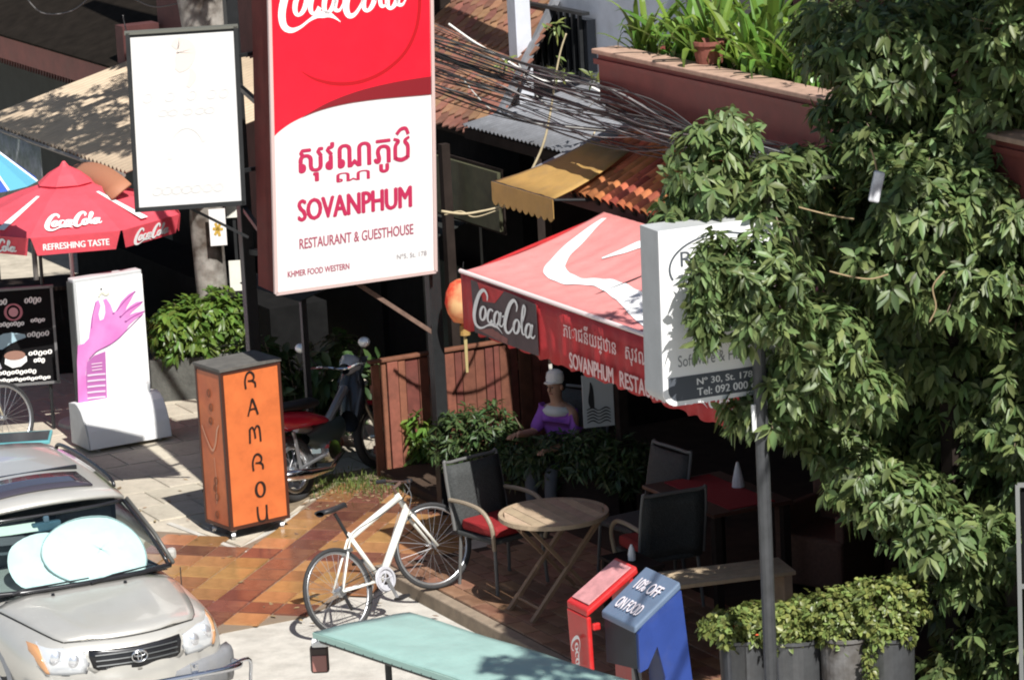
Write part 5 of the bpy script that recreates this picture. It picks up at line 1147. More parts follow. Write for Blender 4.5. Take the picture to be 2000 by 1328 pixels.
ev = bo.evaluated_get(bpy.context.evaluated_depsgraph_get()).to_mesh(); bvh = BVHTree.FromPolygons([v.co.copy() for v in ev.vertices], [tuple(p.vertices) for p in ev.polygons])
def front(x, z):
    h = bvh.ray_cast(V((x, -1, z)), V((0, 1, 0))); return h[0].y if h[0] else bvh.find_nearest(V((x, .1 + .3 * x * x, z)))[0].y
def topz(x, y):
    h = bvh.ray_cast(V((x, y, 3)), V((0, 0, -1))); return h[0].z if h[0] else bvh.find_nearest(V((x, y, .9)))[0].z
def on_front(name, outline, offs, material, parent, bulge=0.0, rings=4, drop=0.0):
    cx = sum(p[0] for p in outline) / len(outline); cz = sum(p[1] for p in outline) / len(outline); m = MB(); n = len(outline)
    for r_ in range(rings + 1):
        t = 1 - r_ / rings if r_ < rings else 0.02
        for x, z in outline:
            X = cx + (x - cx) * t; Z = cz + (z - cz) * t; m.v.append((X, front(X, Z) - offs - bulge * (1 - t * t), Z))
    for r_ in range(rings):
        for i in range(n): j = (i + 1) % n; m.f.append((r_ * n + i, r_ * n + j, (r_ + 1) * n + j, (r_ + 1) * n + i))
    k = len(m.v)
    for x, z in outline: m.v.append((x, front(x, z) + .02, z))
    for i in range(n): j = (i + 1) % n; m.f.append((k + i, k + j, j, i))
    return m.build(name, material, parent, smooth=True)
# bonnet: its own panel, a hair above the body
rw = []
for v in np.linspace(0, 1, 14):
    y = .095 + .995 * v; hwid = (.52 + .22 * v ** .6); rw.append([V((hwid * u, y + .10 * u * u * (1 - v) - .0, topz(hwid * u, y + .10 * u * u * (1 - v)) + .009 + .010 * math.exp(-((abs(u) - .62) / .12) ** 2))) for u in np.linspace(-1, 1, 19)])
MB().grid(rw).build('bonnet', PAINT, ca, smooth=True, solid=.008)
for s_ in (-1, 1):
    m = MB(); e_ = []
    for v in np.linspace(0, 1, 14):
        hwid = .52 + .22 * v ** .6 + .005; y = .095 + .995 * v + .10 * (1 - v); e_.append((s_ * hwid, y, topz(s_ * hwid, y) + .006))
    m.tube(e_, .0035, 5); m.build('panel_gap', BGL, ca)
    m = MB(); m.tube([(s_ * .872, 1.25, z) for z in (.95, .8, .6, .45)], .005, 4); m.build('panel_gap', BGL, ca)
e_ = [(x, .095 + .10 * (x / .52) ** 2 - .003, topz(x, .098 + .10 * (x / .52) ** 2) + .003) for x in np.linspace(-.52, .52, 17)]
m = MB(); m.tube(e_, .0035, 5); m.build('panel_gap', BGL, ca)
for s_ in (-1, 1): m = MB(); x = s_ * .3; m.lathe([(.016, 0), (.012, .012), (.0, .014)], 8, (x, .98, topz(x, .98) + .018)); m.build('washer_nozzle', BGL, ca)
gl = [(x * 1.1, z) for x, z in ((-.335, .845), (-.34, .80), (-.32, .725), (-.29, .705), (0, .69), (.29, .705), (.32, .725), (.34, .80), (.335, .845), (.2, .838), (0, .832), (-.2, .838))]
gr = on_front('grille', [(x, z - .02) for x, z in gl], .006, BGL, ca)
on_front('grille_surround', [(x * 1.09, (z - .77) * 1.28 + .75) for x, z in gl], .002, mat('pale_paint_surround', (.56, .54, .49), .3, metal=.3, coat=.5), ca)
for z in (.715, .75, .787): 
    m = MB(); m.tube([(x, front(x, z) - .012, z) for x in np.linspace(-.33, .33, 9)], .006, 5); m.build('slat', mat('grey_slat', (.075, .08, .08), .45, metal=.2), gr)
def torus_e(m, c, rx, rz, r_, ang=0):
    pts = [(c[0] + rx * math.cos(a), c[1], c[2] + rz * math.sin(a)) for a in np.linspace(0, 2 * math.pi, 25)]; return m.tube(pts, r_, 5, False)
m = MB(); fy = front(0, .75) - .024; torus_e(m, (0, fy, .752), .062, .042, .007); torus_e(m, (0, fy, .765), .045, .017, .005); torus_e(m, (0, fy, .750), .016, .034, .005); m.build('emblem', CHROME, gr, smooth=True)
for s_ in (-1, 1):
    hl = [(s_ * (x - .02), .665 + (z - .69) * .93) for x, z in ((.42, .85), (.56, .885), (.70, .91), (.755, .905), (.775, .86), (.745, .76), (.70, .70), (.55, .69), (.43, .70), (.405, .77))]
    on_front('lamp_surround', [(x + (x - s_ * .59) * .06, z + (z - .76) * .08) for x, z in hl], .001, GREYB, ca)
    h_ = on_front('headlight', hl, .006, mat('headlight_clear', (.62, .64, .65), .08, metal=.25, spec=.9, coat=1.0), ca, .018)
    on_front('indicator', [(s_ * (x - .025), .665 + (z - .69) * .91) for x, z in ((.715, .90), (.755, .903), (.773, .86), (.745, .765), (.71, .71), (.685, .71), (.715, .8))], .024, mat('amber_lens', (.50, .26, .12), .15, coat=1), h_, .004)
    for x, z, r_ in ((.48, .76, .05), (.60, .785, .055)):
        m = MB(); m.lathe([(r_, .0), (r_ * .75, .01), (r_ * .3, .02), (.0, .022)], 14, (s_ * x, front(s_ * x, z) - .012, z), Matrix.Rotation(R(90), 3, 'X')); m.build('reflector', mat('reflector_silver', (.75, .76, .78), .2, metal=.7), h_, smooth=True)
# bumper, number plate, bull bar
rows = []
for z, o_ in ((.36, .0), (.40, -.03), (.50, -.05), (.575, -.045), (.60, -.015), (.605, .08)):
    rows.append([V((x, .085 + .75 * max(0, abs(x) - .45) ** 1.6 + .06 * x * x + o_, z)) for x in np.linspace(-.87, .87, 25)])
MB().grid(rows).build('bumper', GREYB, ca, smooth=True, solid=.01)
MB().box((0, -.0, .46), (.5, .03, .13)).build('number_plate', BGL, ca, bevel=.006)
BAR = mat('polished_bar', (.62, .64, .68), .18, metal=1.0)
m = MB(); m.tube(smooth_path([(-.80, .12, .55), (-.78, -.06, .57), (-.5, -.12, .575), (.5, -.12, .575), (.78, -.06, .57), (.80, .12, .55)], 5), .022, 10)
m.tube(smooth_path([(-.78, -.05, .44), (-.5, -.11, .40), (.5, -.11, .40), (.78, -.05, .44)], 5), .02, 10); m.build('bull_bar', BAR, ca, smooth=True)
for s_ in (-1, 1): m = MB(); m.tube(smooth_path([(s_ * .62, -.10, .575), (s_ * .87, -.02, .59), (s_ * .89, 0, .46), (s_ * .85, -.02, .37), (s_ * .62, -.1, .40)], 5), .014, 8); m.build('bar_end_loop', BAR, ca, smooth=True)
for x in (-.40, .40): m = MB(); m.box((x, -.09, .52), (.055, .03, .26)); m.tube([(x, -.12, .63), (x, -.125, .63)], .012, 6); m.build('bar_upright', BAR, ca, bevel=.008)
# greenhouse
ZB, ZTOP = .985, 1.405
wb_ = [(-.76, 1.16), (-.5, 1.09), (0, 1.06), (.5, 1.09), (.76, 1.16)]; wt_ = [(-.62, 1.74), (-.4, 1.695), (0, 1.68), (.4, 1.695), (.62, 1.74)]
def screen(v, u, o_=0.0, sx=1.0):
    q = u * 4; i = min(int(q), 3); f_ = q - i; a_ = [wb_[i][k] * (1 - f_) + wb_[i + 1][k] * f_ for k in (0, 1)]; c_ = [wt_[i][k] * (1 - f_) + wt_[i + 1][k] * f_ for k in (0, 1)]
    bow = .03 * math.sin(math.pi * v)
    return V(((a_[0] * (1 - v) + c_[0] * v) * sx, (a_[1] * (1 - v) + c_[1] * v) - bow - o_, (ZB + .01) * (1 - v) + (ZTOP - .015) * v + bow * .6 + o_ * .6))
scr = MB().grid([[screen(v, u) for u in np.linspace(.02, .98, 17)] for v in np.linspace(.03, .97, 9)]).build('windscreen', glass_mat('tinted_screen', (.78, .90, .90)), ca, smooth=True)
m = MB(); m.tube([screen(0.02, u, .004) for u in np.linspace(.0, 1, 17)], .022, 6); m.tube([screen(.985, u, .002) for u in np.linspace(.02, .98, 17)], .016, 6)
for u in (.012, .988): m.tube([screen(v, u, .004) for v in np.linspace(.02, .98, 9)], .016, 6)
m.build('screen_seal', BGL, scr, smooth=True)
for s_ in (-1, 1):
    m = MB(); m.tube([(s_ * .785, 1.17, ZB + .03), (s_ * .735, 1.40, 1.19), (s_ * .645, 1.73, ZTOP - .01)], [.017, .017, .017], 8); m.build('windscreen_pillar', mat('pillar_dark_seal', (.09, .088, .08), .4), ca, smooth=True)
rows = []
for v in np.linspace(0, 1, 9):
    y = 1.69 + 1.75 * v; rows.append([V((.64 * u * (1 + .05 * math.sin(v * 3)), y + .09 * u * u * (1 - v) ** 3, ZTOP + .055 * (1 - u * u) + .05 * math.sin(v * 2.2) - .02 * (abs(u) > .95))) for u in np.linspace(-1, 1, 15)])
MB().grid(rows).build('roof', PAINT, ca, smooth=True, solid=.03)
def rz_(u, y): v = (y - 1.69) / 1.75; return ZTOP + .055 * (1 - u * u) + .05 * math.sin(v * 2.2)
sr = MB().grid([[V((.64 * u, y, rz_(u, y) + .026)) for u in np.linspace(-.70, .70, 9)] for y in np.linspace(1.95, 2.32, 4)]); sr.build('sunroof', mat('dark_sunroof_glass', (.05, .045, .06), .12, coat=.5), ca, smooth=True, solid=.012)
m = MB(); m.bar((-.5, 2.45, rz_(0, 2.45) + .0), (.5, 2.45, rz_(0, 2.45)), .03, .03); m.build('roof_seam', BGL, ca)
for s_ in (-1, 1):
    m = MB(); m.tube(smooth_path([(s_ * .63, 1.95, ZTOP + .03), (s_ * .63, 2.05, ZTOP + .085), (s_ * .64, 2.7, ZTOP + .11), (s_ * .64, 3.2, ZTOP + .09), (s_ * .64, 3.3, ZTOP + .03)], 4), .016, 8); m.build('roof_rail', BGL, ca, smooth=True)
    q4 = MB().grid([[(s_ * .865, 1.35, ZB), (s_ * .66, 1.86, ZTOP - .03)], [(s_ * .87, 2.4, ZB), (s_ * .665, 2.4, ZTOP)], [(s_ * .86, 3.5, ZB), (s_ * .66, 3.3, ZTOP)]]); q4.build('side_window', mat('dark_side_glass', (.03, .035, .035), .08, coat=.5), ca)
    m = MB(); m.box((s_ * .90, 1.50, .99), (.09, .06, .09)); mr_ = m.build('wing_mirror', PAINT, ca, bevel=.03)
    wheel_c = V((s_ * .74, .86, .34)); m = MB(); m.lathe([(.0, -.1), (.2, -.1), (.32, -.1), (.345, -.06), (.345, .06), (.32, .1), (.2, .1), (.0, .1)], 28, wheel_c, Matrix.Rotation(R(90), 3, 'Y')); w_ = m.build('wheel', RUBBER, ca, smooth=False)
    m = MB(); m.lathe([(.0, .105 * s_), (.06, .11 * s_), (.2, .104 * s_), (.21, .08 * s_)], 20, wheel_c, Matrix.Rotation(R(90), 3, 'Y')); m.build('rim', ALU, w_)
    m = MB(); m.lathe([(.37, -.02), (.42, 0), (.37, .02)], 24, V((s_ * .84, .86, .34)), Matrix.Rotation(R(90), 3, 'Y'), ); m.build('wheel_arch', GREYB, ca)
    m = MB(); m.lathe([(.0, -.1), (.345, -.08), (.345, .08), (.0, .1)], 24, V((s_ * .74, 3.05, .34)), Matrix.Rotation(R(90), 3, 'Y')); m.build('wheel', RUBBER, ca)
MB().grid([[(-.65, 3.43, ZTOP), (.65, 3.43, ZTOP)], [(-.78, 3.7, ZB), (.78, 3.7, ZB)]]).build('rear_window', mat('dark_side_glass', (0, 0, 0)), ca)
# inside: dash, shade, mirror, wipers
DASH = mat('dash_blue_grey', (.04, .055, .07), .6)
MB().grid([[V((x, y, ZB - .015 - .05 * (y - 1.2))) for x in (-.74, 0, .74)] for y in (1.17, 1.45, 1.75)]).build('dashboard', DASH, ca)
MB().grid([[V((x * .9, 2.2, z)) for x in (-.8, 0, .8)] for z in (.8, ZTOP - .02)]).build('cabin_lining', DASH, ca)
for x in (-.36, .36): hs = MB(); hs.box((x, 1.98, 1.07), (.46, .14, .5)); hs.build('seat', mat('seat_grey', (.10, .11, .12), .8), ca, bevel=.05)
sh_m = mat('sunshade_fabric', (.64, .685, .67), .45, var=.12, bump=.3, bscale=7, wrinkle=1, vscale=4)
def shade(cx, cz, rx, rz2, o_, name='sunshade_lobe'):
    m = MB(); rws = []
    for r_ in (0.02, .35, .7, .93, 1.0):
        rw_ = []
        for a in np.linspace(0, 2 * math.pi, 33):
            U_ = cx + rx * r_ * math.cos(a); Vv = max(.045, cz + rz2 * r_ * math.sin(a)); rw_.append(screen(min(Vv, .97), min(max(U_, .02), .98), -o_) + V((0, .012 * math.sin(a * 3 + r_ * 4), 0)))
        rws.append(rw_)
    m.grid(rws); return m
ss = tag(bpy.data.objects.new('sunshade', None), 'white twin-lobed sunshade standing inside the car windscreen', 'sunshade'); COL.objects.link(ss); ss.matrix_basis = ca.matrix_basis
shade(.64, .43, .27, .46, .045).build('shade_lobe', sh_m, ss, smooth=True); shade(.40, .40, .20, .38, .06).build('shade_lobe', sh_m, ss, smooth=True)
m = MB(); m.tube([screen(max(.05, .43 + .455 * math.sin(a)), .64 + .268 * math.cos(a), -.042) for a in np.linspace(0, 6.283, 41)], .006, 4, False); m.build('shade_hem', mat('shade_grey_hem', (.30, .34, .34), .5), ss)
m = MB(); c_ = screen(.86, .45, -.05); m.box(c_, (.24, .05, .07)); m.box(c_ + V((0, -.01, .05)), (.05, .03, .06)); m.build('rear_mirror', mat('mirror_blue_black', (.05, .09, .12), .2), ca, bevel=.012)
m = MB(); m.grid([[screen(v, u, -.03) for u in np.linspace(.05, .40, 6)] for v in (.80, .93)]); m.build('sun_visor', mat('visor_pale', (.55, .57, .50), .8), ca)
for u0, u1 in ((.5, .86), (.14, .52)):
    m = MB(); m.tube([screen(.0, u0 + .02, .02), screen(.05, u0 + .12, .02), screen(.07, u1, .018)], [.012, .009, .006], 6); m.build('wiper', BGL, ca)
MB().grid([[V((x, 1.03 + .08 * (x / .76) ** 2 + d, topz(x, 1.0) + .012 - .1 * d)) for x in np.linspace(-.76, .76, 13)] for d in (0, .09)]).build('cowl', BGL, ca)

# ================================================================== mint canopy of the three-wheeler in the foreground
zc_ = 1.92
A = gz(612, 1234, zc_); B = gz(800, 1196, zc_); Cc = gz(1230, 1330, zc_)
dl = (Cc - B).normalized(); wl = (A - B); wl = wl - dl * wl.dot(dl); wlen = wl.length; wl.normalize()
tk = thing('tuk_tuk', 'three-wheeled taxi carriage under a flat pale mint green canopy in the foreground', 'tuk-tuk', (B.x, B.y, 0), math.atan2(dl.y, dl.x))
LT = 2.5
sk = (A - B).dot(dl)
def tp_(u, v, z): return V((u + sk * v / wlen, -v, z))
MINT = mat('mint_vinyl', (.275, .42, .375), .55, var=.1, vscale=3, bump=.3, bscale=6, wrinkle=1, dirt=.4, dscale=3, dcol=(.24, .34, .30))
rows = []
for i in range(25):
    u = LT * i / 24; rows.append([tp_(u, wlen * j / 12, zc_ + .012 * math.sin(math.pi * j / 12) + .003 * math.sin(u * 7 + j) - .004 * math.cos(u * 2 * math.pi / .62) * math.sin(math.pi * j / 12)) for j in range(13)])
MB().grid(rows).build('canopy', MINT, tk, smooth=True, solid=.008)
MINTD = mat('mint_hem', (.30, .45, .40), .6)
m = MB(); m.prism([(0, 0), (LT, 0), (LT, .035), (0, .035)], 0, .006, lambda u, v, t: tp_(u, wlen + t, zc_ - .037 + v)); m.build('hem', MINTD, tk)
m = MB()
for u in np.arange(.04, LT, .09): m.tube([tp_(u, wlen + .004, zc_ - .03), tp_(u, wlen + .006, zc_ - .045)], .004, 4)
m.build('stitching', STEELBLK, tk)
m = MB()
for q in (((.03, .03), (LT, .03)), ((.03, wlen - .03), (LT, wlen - .03))): m.tube([tp_(q[0][0], q[0][1], zc_ - .05), tp_(q[1][0], q[1][1], zc_ - .05)], .018, 8)
for u in (.03, .8, 1.6, LT): m.tube([tp_(u, .03, zc_ - .05), tp_(u, wlen - .03, zc_ - .05)], .016, 8)
m.build('roof_frame', STEELBLK, tk)
for u in (.62, LT - .1):
    for v in (.06, wlen - .06): m = MB(); m.tube([tp_(u, v, .5), tp_(u, v, zc_ - .05)], .02, 8); m.build('post', STEELBLK, tk)
DKB = mat('carriage_dark_green', (.02, .045, .04), .4)
m = MB(); m.prism([(.55, .05), (LT, .05), (LT, wlen - .05), (.55, wlen - .05)], .42, .50, tp_); m.build('floor', DKB, tk)
for u in (.75, 1.9):
    m = MB(); m.prism([(u, .08), (u + .45, .08), (u + .45, wlen - .08), (u, wlen - .08)], .5, .82, tp_); m.build('bench', mat('carriage_seat_vinyl', (.10, .03, .03), .5), tk, bevel=.03)
for v in (-.02, wlen + .02):
    m = MB(); q = tp_(1.5, v, .28); m.lathe([(.0, -.05), (.2, -.05), (.28, -.03), (.28, .03), (.2, .05), (.0, .05)], 22, q, Matrix.Rotation(R(90), 3, 'X')); m.build('wheel', RUBBER, tk)
m = MB(); m.tube(smooth_path([tp_(.55, wlen / 2, .45), tp_(.1, wlen / 2, .5), tp_(-.4, wlen / 2, .6)], 4), .025, 8); m.build('drawbar', STEELBLK, tk)
lm = gz(624, 1283, zc_ - .19)
q = to_local(tk, lm)
m = MB(); m.tube([q + V((-.0, .03, .15)), q + V((0, .03, -.05))], .014, 6); st_ = m.build('mirror_arm', STEELBLK, tk)
m = MB(); m.box(q + V((0, 0, -.01)), (.11, .05, .17), Matrix.Rotation(R(50), 3, 'Z')); mm_ = m.build('side_lamp', mat('brown_black_case', (.035, .018, .014), .4), st_, bevel=.018)
m = MB(); m.box(q + Matrix.Rotation(R(50), 3, 'Z') @ V((0.0, -.028, -.03)), (.085, .008, .10), Matrix.Rotation(R(50), 3, 'Z')); m.build('lamp_lens', mat('brown_pink_lens', (.30, .13, .11), .25), st_, bevel=.006)
m = MB(); m.box(q + V((0, .01, .09)), (.10, .07, .05), Matrix.Rotation(R(50), 3, 'Z')); m.build('lamp_cap', WHITE, st_, bevel=.015)
# ================================================================== houses on the left
lh = street_thing('left_house', 'dark shaded house with maroon eaves behind the beige corrugated awning', 'house', -12.5, 2.6); oL = (-12.5, 2.6)
def lb(m, *a): return sbox(m, *a, oL)
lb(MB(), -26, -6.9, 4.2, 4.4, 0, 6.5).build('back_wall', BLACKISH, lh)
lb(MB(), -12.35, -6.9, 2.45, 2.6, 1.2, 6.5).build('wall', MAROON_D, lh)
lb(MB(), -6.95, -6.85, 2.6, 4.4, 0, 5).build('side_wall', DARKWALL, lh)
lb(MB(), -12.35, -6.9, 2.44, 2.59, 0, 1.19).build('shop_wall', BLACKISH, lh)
lb(MB(), -12.3, -7.0, 1.3, 1.9, 0, .95).build('dark_cover_block', BLACKISH, lh)  # block added to cover sunlit ground with a dark mass
m = MB(); lb(m, -26, -12.3, 1.95, 2.05, 2.35, 2.62); ev_ = m.build('eave_board', MAROON, lh)
m = MB()
for i in range(150):
    a_ = -25.8 + i * .09; m.prism([(a_, 2.36), (a_ + .075, 2.36), (a_ + .0375, 2.27)], 1.985, 2.005, lambda u, v, t: (u - oL[0], t - oL[1], v))
m.build('fretwork', MAROON_D, ev_)
rows = [[V((a_ - oL[0], 1.9 + 1.9 * t - oL[1], 2.64 + .75 * t)) for a_ in (-26, -19, -12.2)] for t in (0, .5, 1)]
MB().grid(rows).build('roof', mat('dark_sheet_roof', (.015, .012, .0095), 1.0, var=.4, vscale=3, spec=.05), lh, solid=.03)
m = MB(); lb(m, -12.42, -12.2, 1.98, 2.4, 1.9, 3.1); m.build('post', MAROON_D, lh)
lb(MB(), -26, -12.4, 2.7, 2.8, 0, 2.3).build('dark_opening_wall', mat('shade_dark_wall', (.02, .024, .022), .8, var=.5, vscale=2), lh)  # plain dark wall, its colour standing for the shade in the openings
# beige corrugated awning
ca2 = street_thing('corrugated_awning', 'beige corrugated sheet awning dappled with tree shade behind the red umbrella', 'awning', -8.5, 0.0); oA = (-8.5, 0)
corr(MB(), -11.3, -7.15, 0.0, 2.3, 2.42, 3.0, oA, .105, .024).build('roof_sheet', BEIGE, ca2, smooth=True, solid=.004)
m = MB(); m.tube([(-11.3 - oA[0], -.02, 2.40), (-7.15 - oA[0], -.02, 2.40)], .02, 6)
for a_ in (-11.2, -10.0): m.tube([(a_ - oA[0], .02, 0), (a_ - oA[0], .02, 2.4)], .028, 8)
m.build('frame', mat('rusty_grey_frame', (.2, .18, .16), .6), ca2)
rows = [[V((a_ - oA[0], -.03 + .01 * math.sin(a_ * 9), z)) for a_ in np.linspace(-11.3, -9.4, 24)] for z in (2.39, 2.0, 1.66)]
MB().grid(rows).build('side_curtain', mat('grey_speckled_sheet', (.24, .25, .25), .7, var=.4, vscale=9, col2=(.18, .20, .17)), ca2, smooth=True, solid=.004)
m = MB(); m.grid([[V((x - oA[0] , -.25 + .2 * t, 2.32 + .12 * t - .14 * (abs(x + 7.6) / .9) ** 2)) for x in np.linspace(-8.5, -6.9, 9)] for t in (0, .5, 1)]); m.build('clay_hood', mat('clay_hood', (.36, .15, .08), .7), ca2, smooth=True, solid=.02)
# blue umbrella at the picture's left edge
bu0 = gy(-70, 262, 2.6)
bu = thing('blue_umbrella', 'blue and turquoise umbrella cut off at the edge of the view', 'umbrella', (bu0.x, bu0.y, 0), R(20))
for k in range(8):
    mm2 = mat('turquoise_fabric', (.12, .42, .58), .7, trans=.2) if k % 2 else mat('royal_blue_fabric', (.03, .10, .45), .7, trans=.2); r0 = []
    for t in (.02, .5, 1): r0.append([V((.62 * t * math.cos(R(45 * k + da)), .62 * t * math.sin(R(45 * k + da)), bu0.z - .46 * t ** 1.25)) for da in (-22.5, 0, 22.5)])
    pn = MB().grid(r0).build('panel', mm2, bu)
    m = MB(); m.tube([q_[2] + V((0, 0, .004)) for q_ in r0], .012, 5); m.build('piping', WHITE, pn)
MB().tube([(0, 0, 0), (0, 0, bu0.z)], .018, 8).build('pole', WHITE, bu)
# mottled tree behind the white sign, its crown above the view
tp0 = gz(428, 700, 0); TY = tp0.y
st = thing('street_tree', 'tree with a mottled grey trunk rising behind the white sign', 'tree', (gy(420, 640, 5.4).x, 5.4, 0), 0)
x4 = st.location.x; top4 = gy(395, 20, 5.4)
m = MB(); m.tube([(.02, 0, -.05), (0, 0, .9), (-.02, .02, 1.7), (top4.x - x4 + .03, .02, 3.0), (top4.x - x4, 0, top4.z + .1), (top4.x - x4 - .05, 0, 5.2)], [.18, .155, .16, .18, .24, .18], 14); m.build('trunk', BARK, st, smooth=True)
m = MB(); t5 = V((top4.x - x4 - .05, 0, 5.1))
for d in ((-.9, -.5, 1.0), (.7, -.6, 1.2), (.1, .7, 1.1), (-.3, -1.2, 1.0)): m.tube([t5, t5 + V(d) * .6 + V((0, 0, .1)), t5 + V(d) * 1.3], [.09, .06, .02], 7)
m.build('limb', BARK, st, smooth=True)
P, D_, N_, L, W_, tips = sprays([t5 + V(q_) for q_ in ((-.9, -.8, 1.3), (.6, -.9, 1.6), (-.2, -1.7, 1.2), (.2, .6, 1.6), (-1.6, -1.4, 1.0), (-.6, -1.6, .9), (.5, -2.4, 1.0), (-.4, -2.7, 1.2), (.3, -2.9, 1.3), (-.9, -1.9, 1.3))], [(.7, .6, .4)] * 10, (70, 70, 65, 60, 70, 70, 60, 70, 70, 70), .17, .055, 8)
v, f = leaf_arrays(P, D_, N_, L, W_); bulk('crown', v, f, LEAF, st, 'stuff')
vs_ = [(.06, -.17, 2.0 + .06 * i) for i in range(5)]
pst = gy(425, 440, 5.15)
ps = thing('flower_poster', 'white poster with a yellow flower pinned to the mottled tree trunk', 'poster', (pst.x, pst.y, pst.z - .2), R(6))
MB().box((0, 0, .18), (.16, .01, .36)).build('sheet', OFFWHITE, ps)
m = MB()
for a_ in range(6): m.stroke([(0, .16, .03), (.05 * math.cos(a_), .16 + .07 * math.sin(a_), .025)], lambda u, v, t: V((u, -.008 - t, v)), .001)
m.build('flower_print', mat('ochre_print', (.5, .32, .05), .6), ps, fix=False)
for i, (px, py, ww, hh) in enumerate(((456, 412, .15, .13), (462, 550, .13, .42))):
    q = gy(px, py, 5.6); t = thing('notice_board', ('small pale board under the white sign beside the pole', 'tall pale board between the mottled trunk and the black pole')[i], 'board', (q.x, q.y, q.z - hh / 2), R(4))
    MB().box((0, 0, hh / 2), (ww, .02, hh)).build('sheet', mat('pale_board', (.74, .72, .64), .7, var=.1), t); m = MB(); m.box((0, .03, hh / 2 - q.z / 2), (.03, .03, q.z)); m.build('post', STEELBLK, t)
sn = street_thing('added_dark_net', 'black net canopy on posts added behind the big sign to keep that area dark', 'canopy', -5.6, 1.4)  # net, posts and cloth added only to darken the area behind
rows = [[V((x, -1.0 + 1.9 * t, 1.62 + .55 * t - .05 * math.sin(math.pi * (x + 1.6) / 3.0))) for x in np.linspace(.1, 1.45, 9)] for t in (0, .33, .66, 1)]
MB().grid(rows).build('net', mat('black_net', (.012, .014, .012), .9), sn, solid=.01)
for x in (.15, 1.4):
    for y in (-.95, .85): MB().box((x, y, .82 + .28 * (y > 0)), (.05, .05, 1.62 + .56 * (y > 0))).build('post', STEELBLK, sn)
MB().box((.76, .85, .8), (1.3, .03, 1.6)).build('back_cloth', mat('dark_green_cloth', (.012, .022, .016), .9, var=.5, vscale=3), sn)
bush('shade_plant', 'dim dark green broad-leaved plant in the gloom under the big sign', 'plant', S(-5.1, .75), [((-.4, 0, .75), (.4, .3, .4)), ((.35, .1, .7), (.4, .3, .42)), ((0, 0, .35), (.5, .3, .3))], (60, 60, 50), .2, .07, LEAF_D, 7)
# dark block added under the umbrella to keep the background black
q = gy(200, 700, 6.3)
sb_ = thing('added_dark_block', 'dark block added under the red umbrella to blacken its background', 'counter', (q.x - .9, 6.6, 0), R(6))
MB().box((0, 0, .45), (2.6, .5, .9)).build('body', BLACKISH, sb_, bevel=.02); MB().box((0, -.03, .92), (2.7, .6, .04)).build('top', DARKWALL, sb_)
# ================================================================== cables along the street
CAB = mat('black_cable', (.022, .021, .021), .6); CABG = mat('grey_cable', (.30, .30, .29), .5)
up0 = gy(856, 700, 1.55)
pz = thing('utility_pole', 'slim utility pole behind the right leg of the big sign, carrying the cables', 'pole', (up0.x, up0.y, 0), 0)
m = MB(); m.tube([(0, 0, 0), (0, 0, 4.6)], .06, 10); m.build('shaft', STEELBLK, pz)
m = MB(); m.bar((-.1, -.12, 4.25), (.25, .2, 4.25), .05, .05); m.build('crossarm', STEELBLK, pz)
ups = toS(V((up0.x, up0.y, 0)))
def cable(L0, Mid, R0, r, material, label, group='cables strung along the street', wob=.045):
    pa = V((ups.x, ups.y, sb(850, L0, ups.y).z)); pm = sb(1150, Mid, ups.y * .55 + .58); pb = sb(1480, R0, 1.2); pc = pb + (pb - pm) * .42; pc.y = 1.36
    w1 = random.uniform(0, 6); out = []
    for i, q in enumerate(smooth_path([tuple(pa), tuple(pm), tuple(pb), tuple(pc)], 9)):
        t = i / 27; q = V(q); out.append(S(q.x, q.y + wob * math.sin(t * 23 + w1) * math.sin(math.pi * t), q.z + wob * math.sin(t * 17 + w1 * 2) * math.sin(math.pi * t)))
    m = MB(); m.tube(out, r, 5); o_ = m.build('overhead_cable', material, None, smooth=True); return tag(o_, label, 'cable', group)
for i in range(42):
    f_ = i / 41; top = 52 + 120 * f_ + random.uniform(-20, 20); mid = 165 + 108 * f_ ** 1.2 + random.uniform(-22, 22); rt = 284 + 34 * random.random()
    g_ = i % 5 == 3
    cable(top, mid, rt, random.choice((.004, .005, .006, .0075)), CABG if g_ else (CAB if i % 2 else mat('charcoal_cable', (.07, .068, .066), .7)), 'pale grey wire in the sagging bundle of black cables along the street' if g_ else 'black wire in the sagging bundle of cables along the street')
cable(100, 215, 298, .015, CAB, 'thickest black cable in the middle of the sagging bundle', wob=.01)
for i, pp_ in enumerate((((1010, 118), (1050, 190), (1120, 225), (1180, 190), (1235, 215)), ((900, 150), (960, 215), (1040, 240), (1130, 250), (1240, 262)), ((1240, 225), (1290, 262), (1330, 250), (1370, 262)))):
    m = MB(); m.tube(smooth_path([gy(x, y, 1.1 - .9 * t_ / 4) for t_, (x, y) in enumerate(pp_)], 6), .006, 5); tag(m.build('loose_wire', mat('pale_grey_wire', (.42, .41, .38), .6), None, smooth=True), ('pale loose wire looping down in front of the grey lean-to', 'pale loose wire hanging lowest below the cable bundle', 'short pale wire curl at the right end of the cable bundle')[i], 'wire')
pts = [gy(x, y, 2.2) for x, y in ((876, 47), (930, 85), (1000, 125), (1060, 158), (1130, 160), (1200, 195), (1260, 225))]
m = MB(); m.tube(smooth_path(pts, 4), .011, 6); tag(m.build('white_wire', mat('white_wire', (.72, .70, .66), .5), None, smooth=True), 'thick whitish wire running over the black cables by the tiled roof', 'wire')
for i, pp_ in enumerate((((40, -20), (80, 25), (140, 22), (185, -15)), ((240, 30), (245, 55), (252, 75), (262, 90)), ((255, -5), (300, 14), (345, 8)))):
    m = MB(); m.tube(smooth_path([gy(x, y, 4.5) for x, y in pp_], 5), .007, 5); tag(m.build('slack_wire', mat('dull_wire', (.12, .115, .11), .6), None, smooth=True), ('grey slack wire looping over the maroon eaves', 'short grey wire dropping to the white sign frame', 'grey wire looping beside the mottled trunk')[i], 'wire')
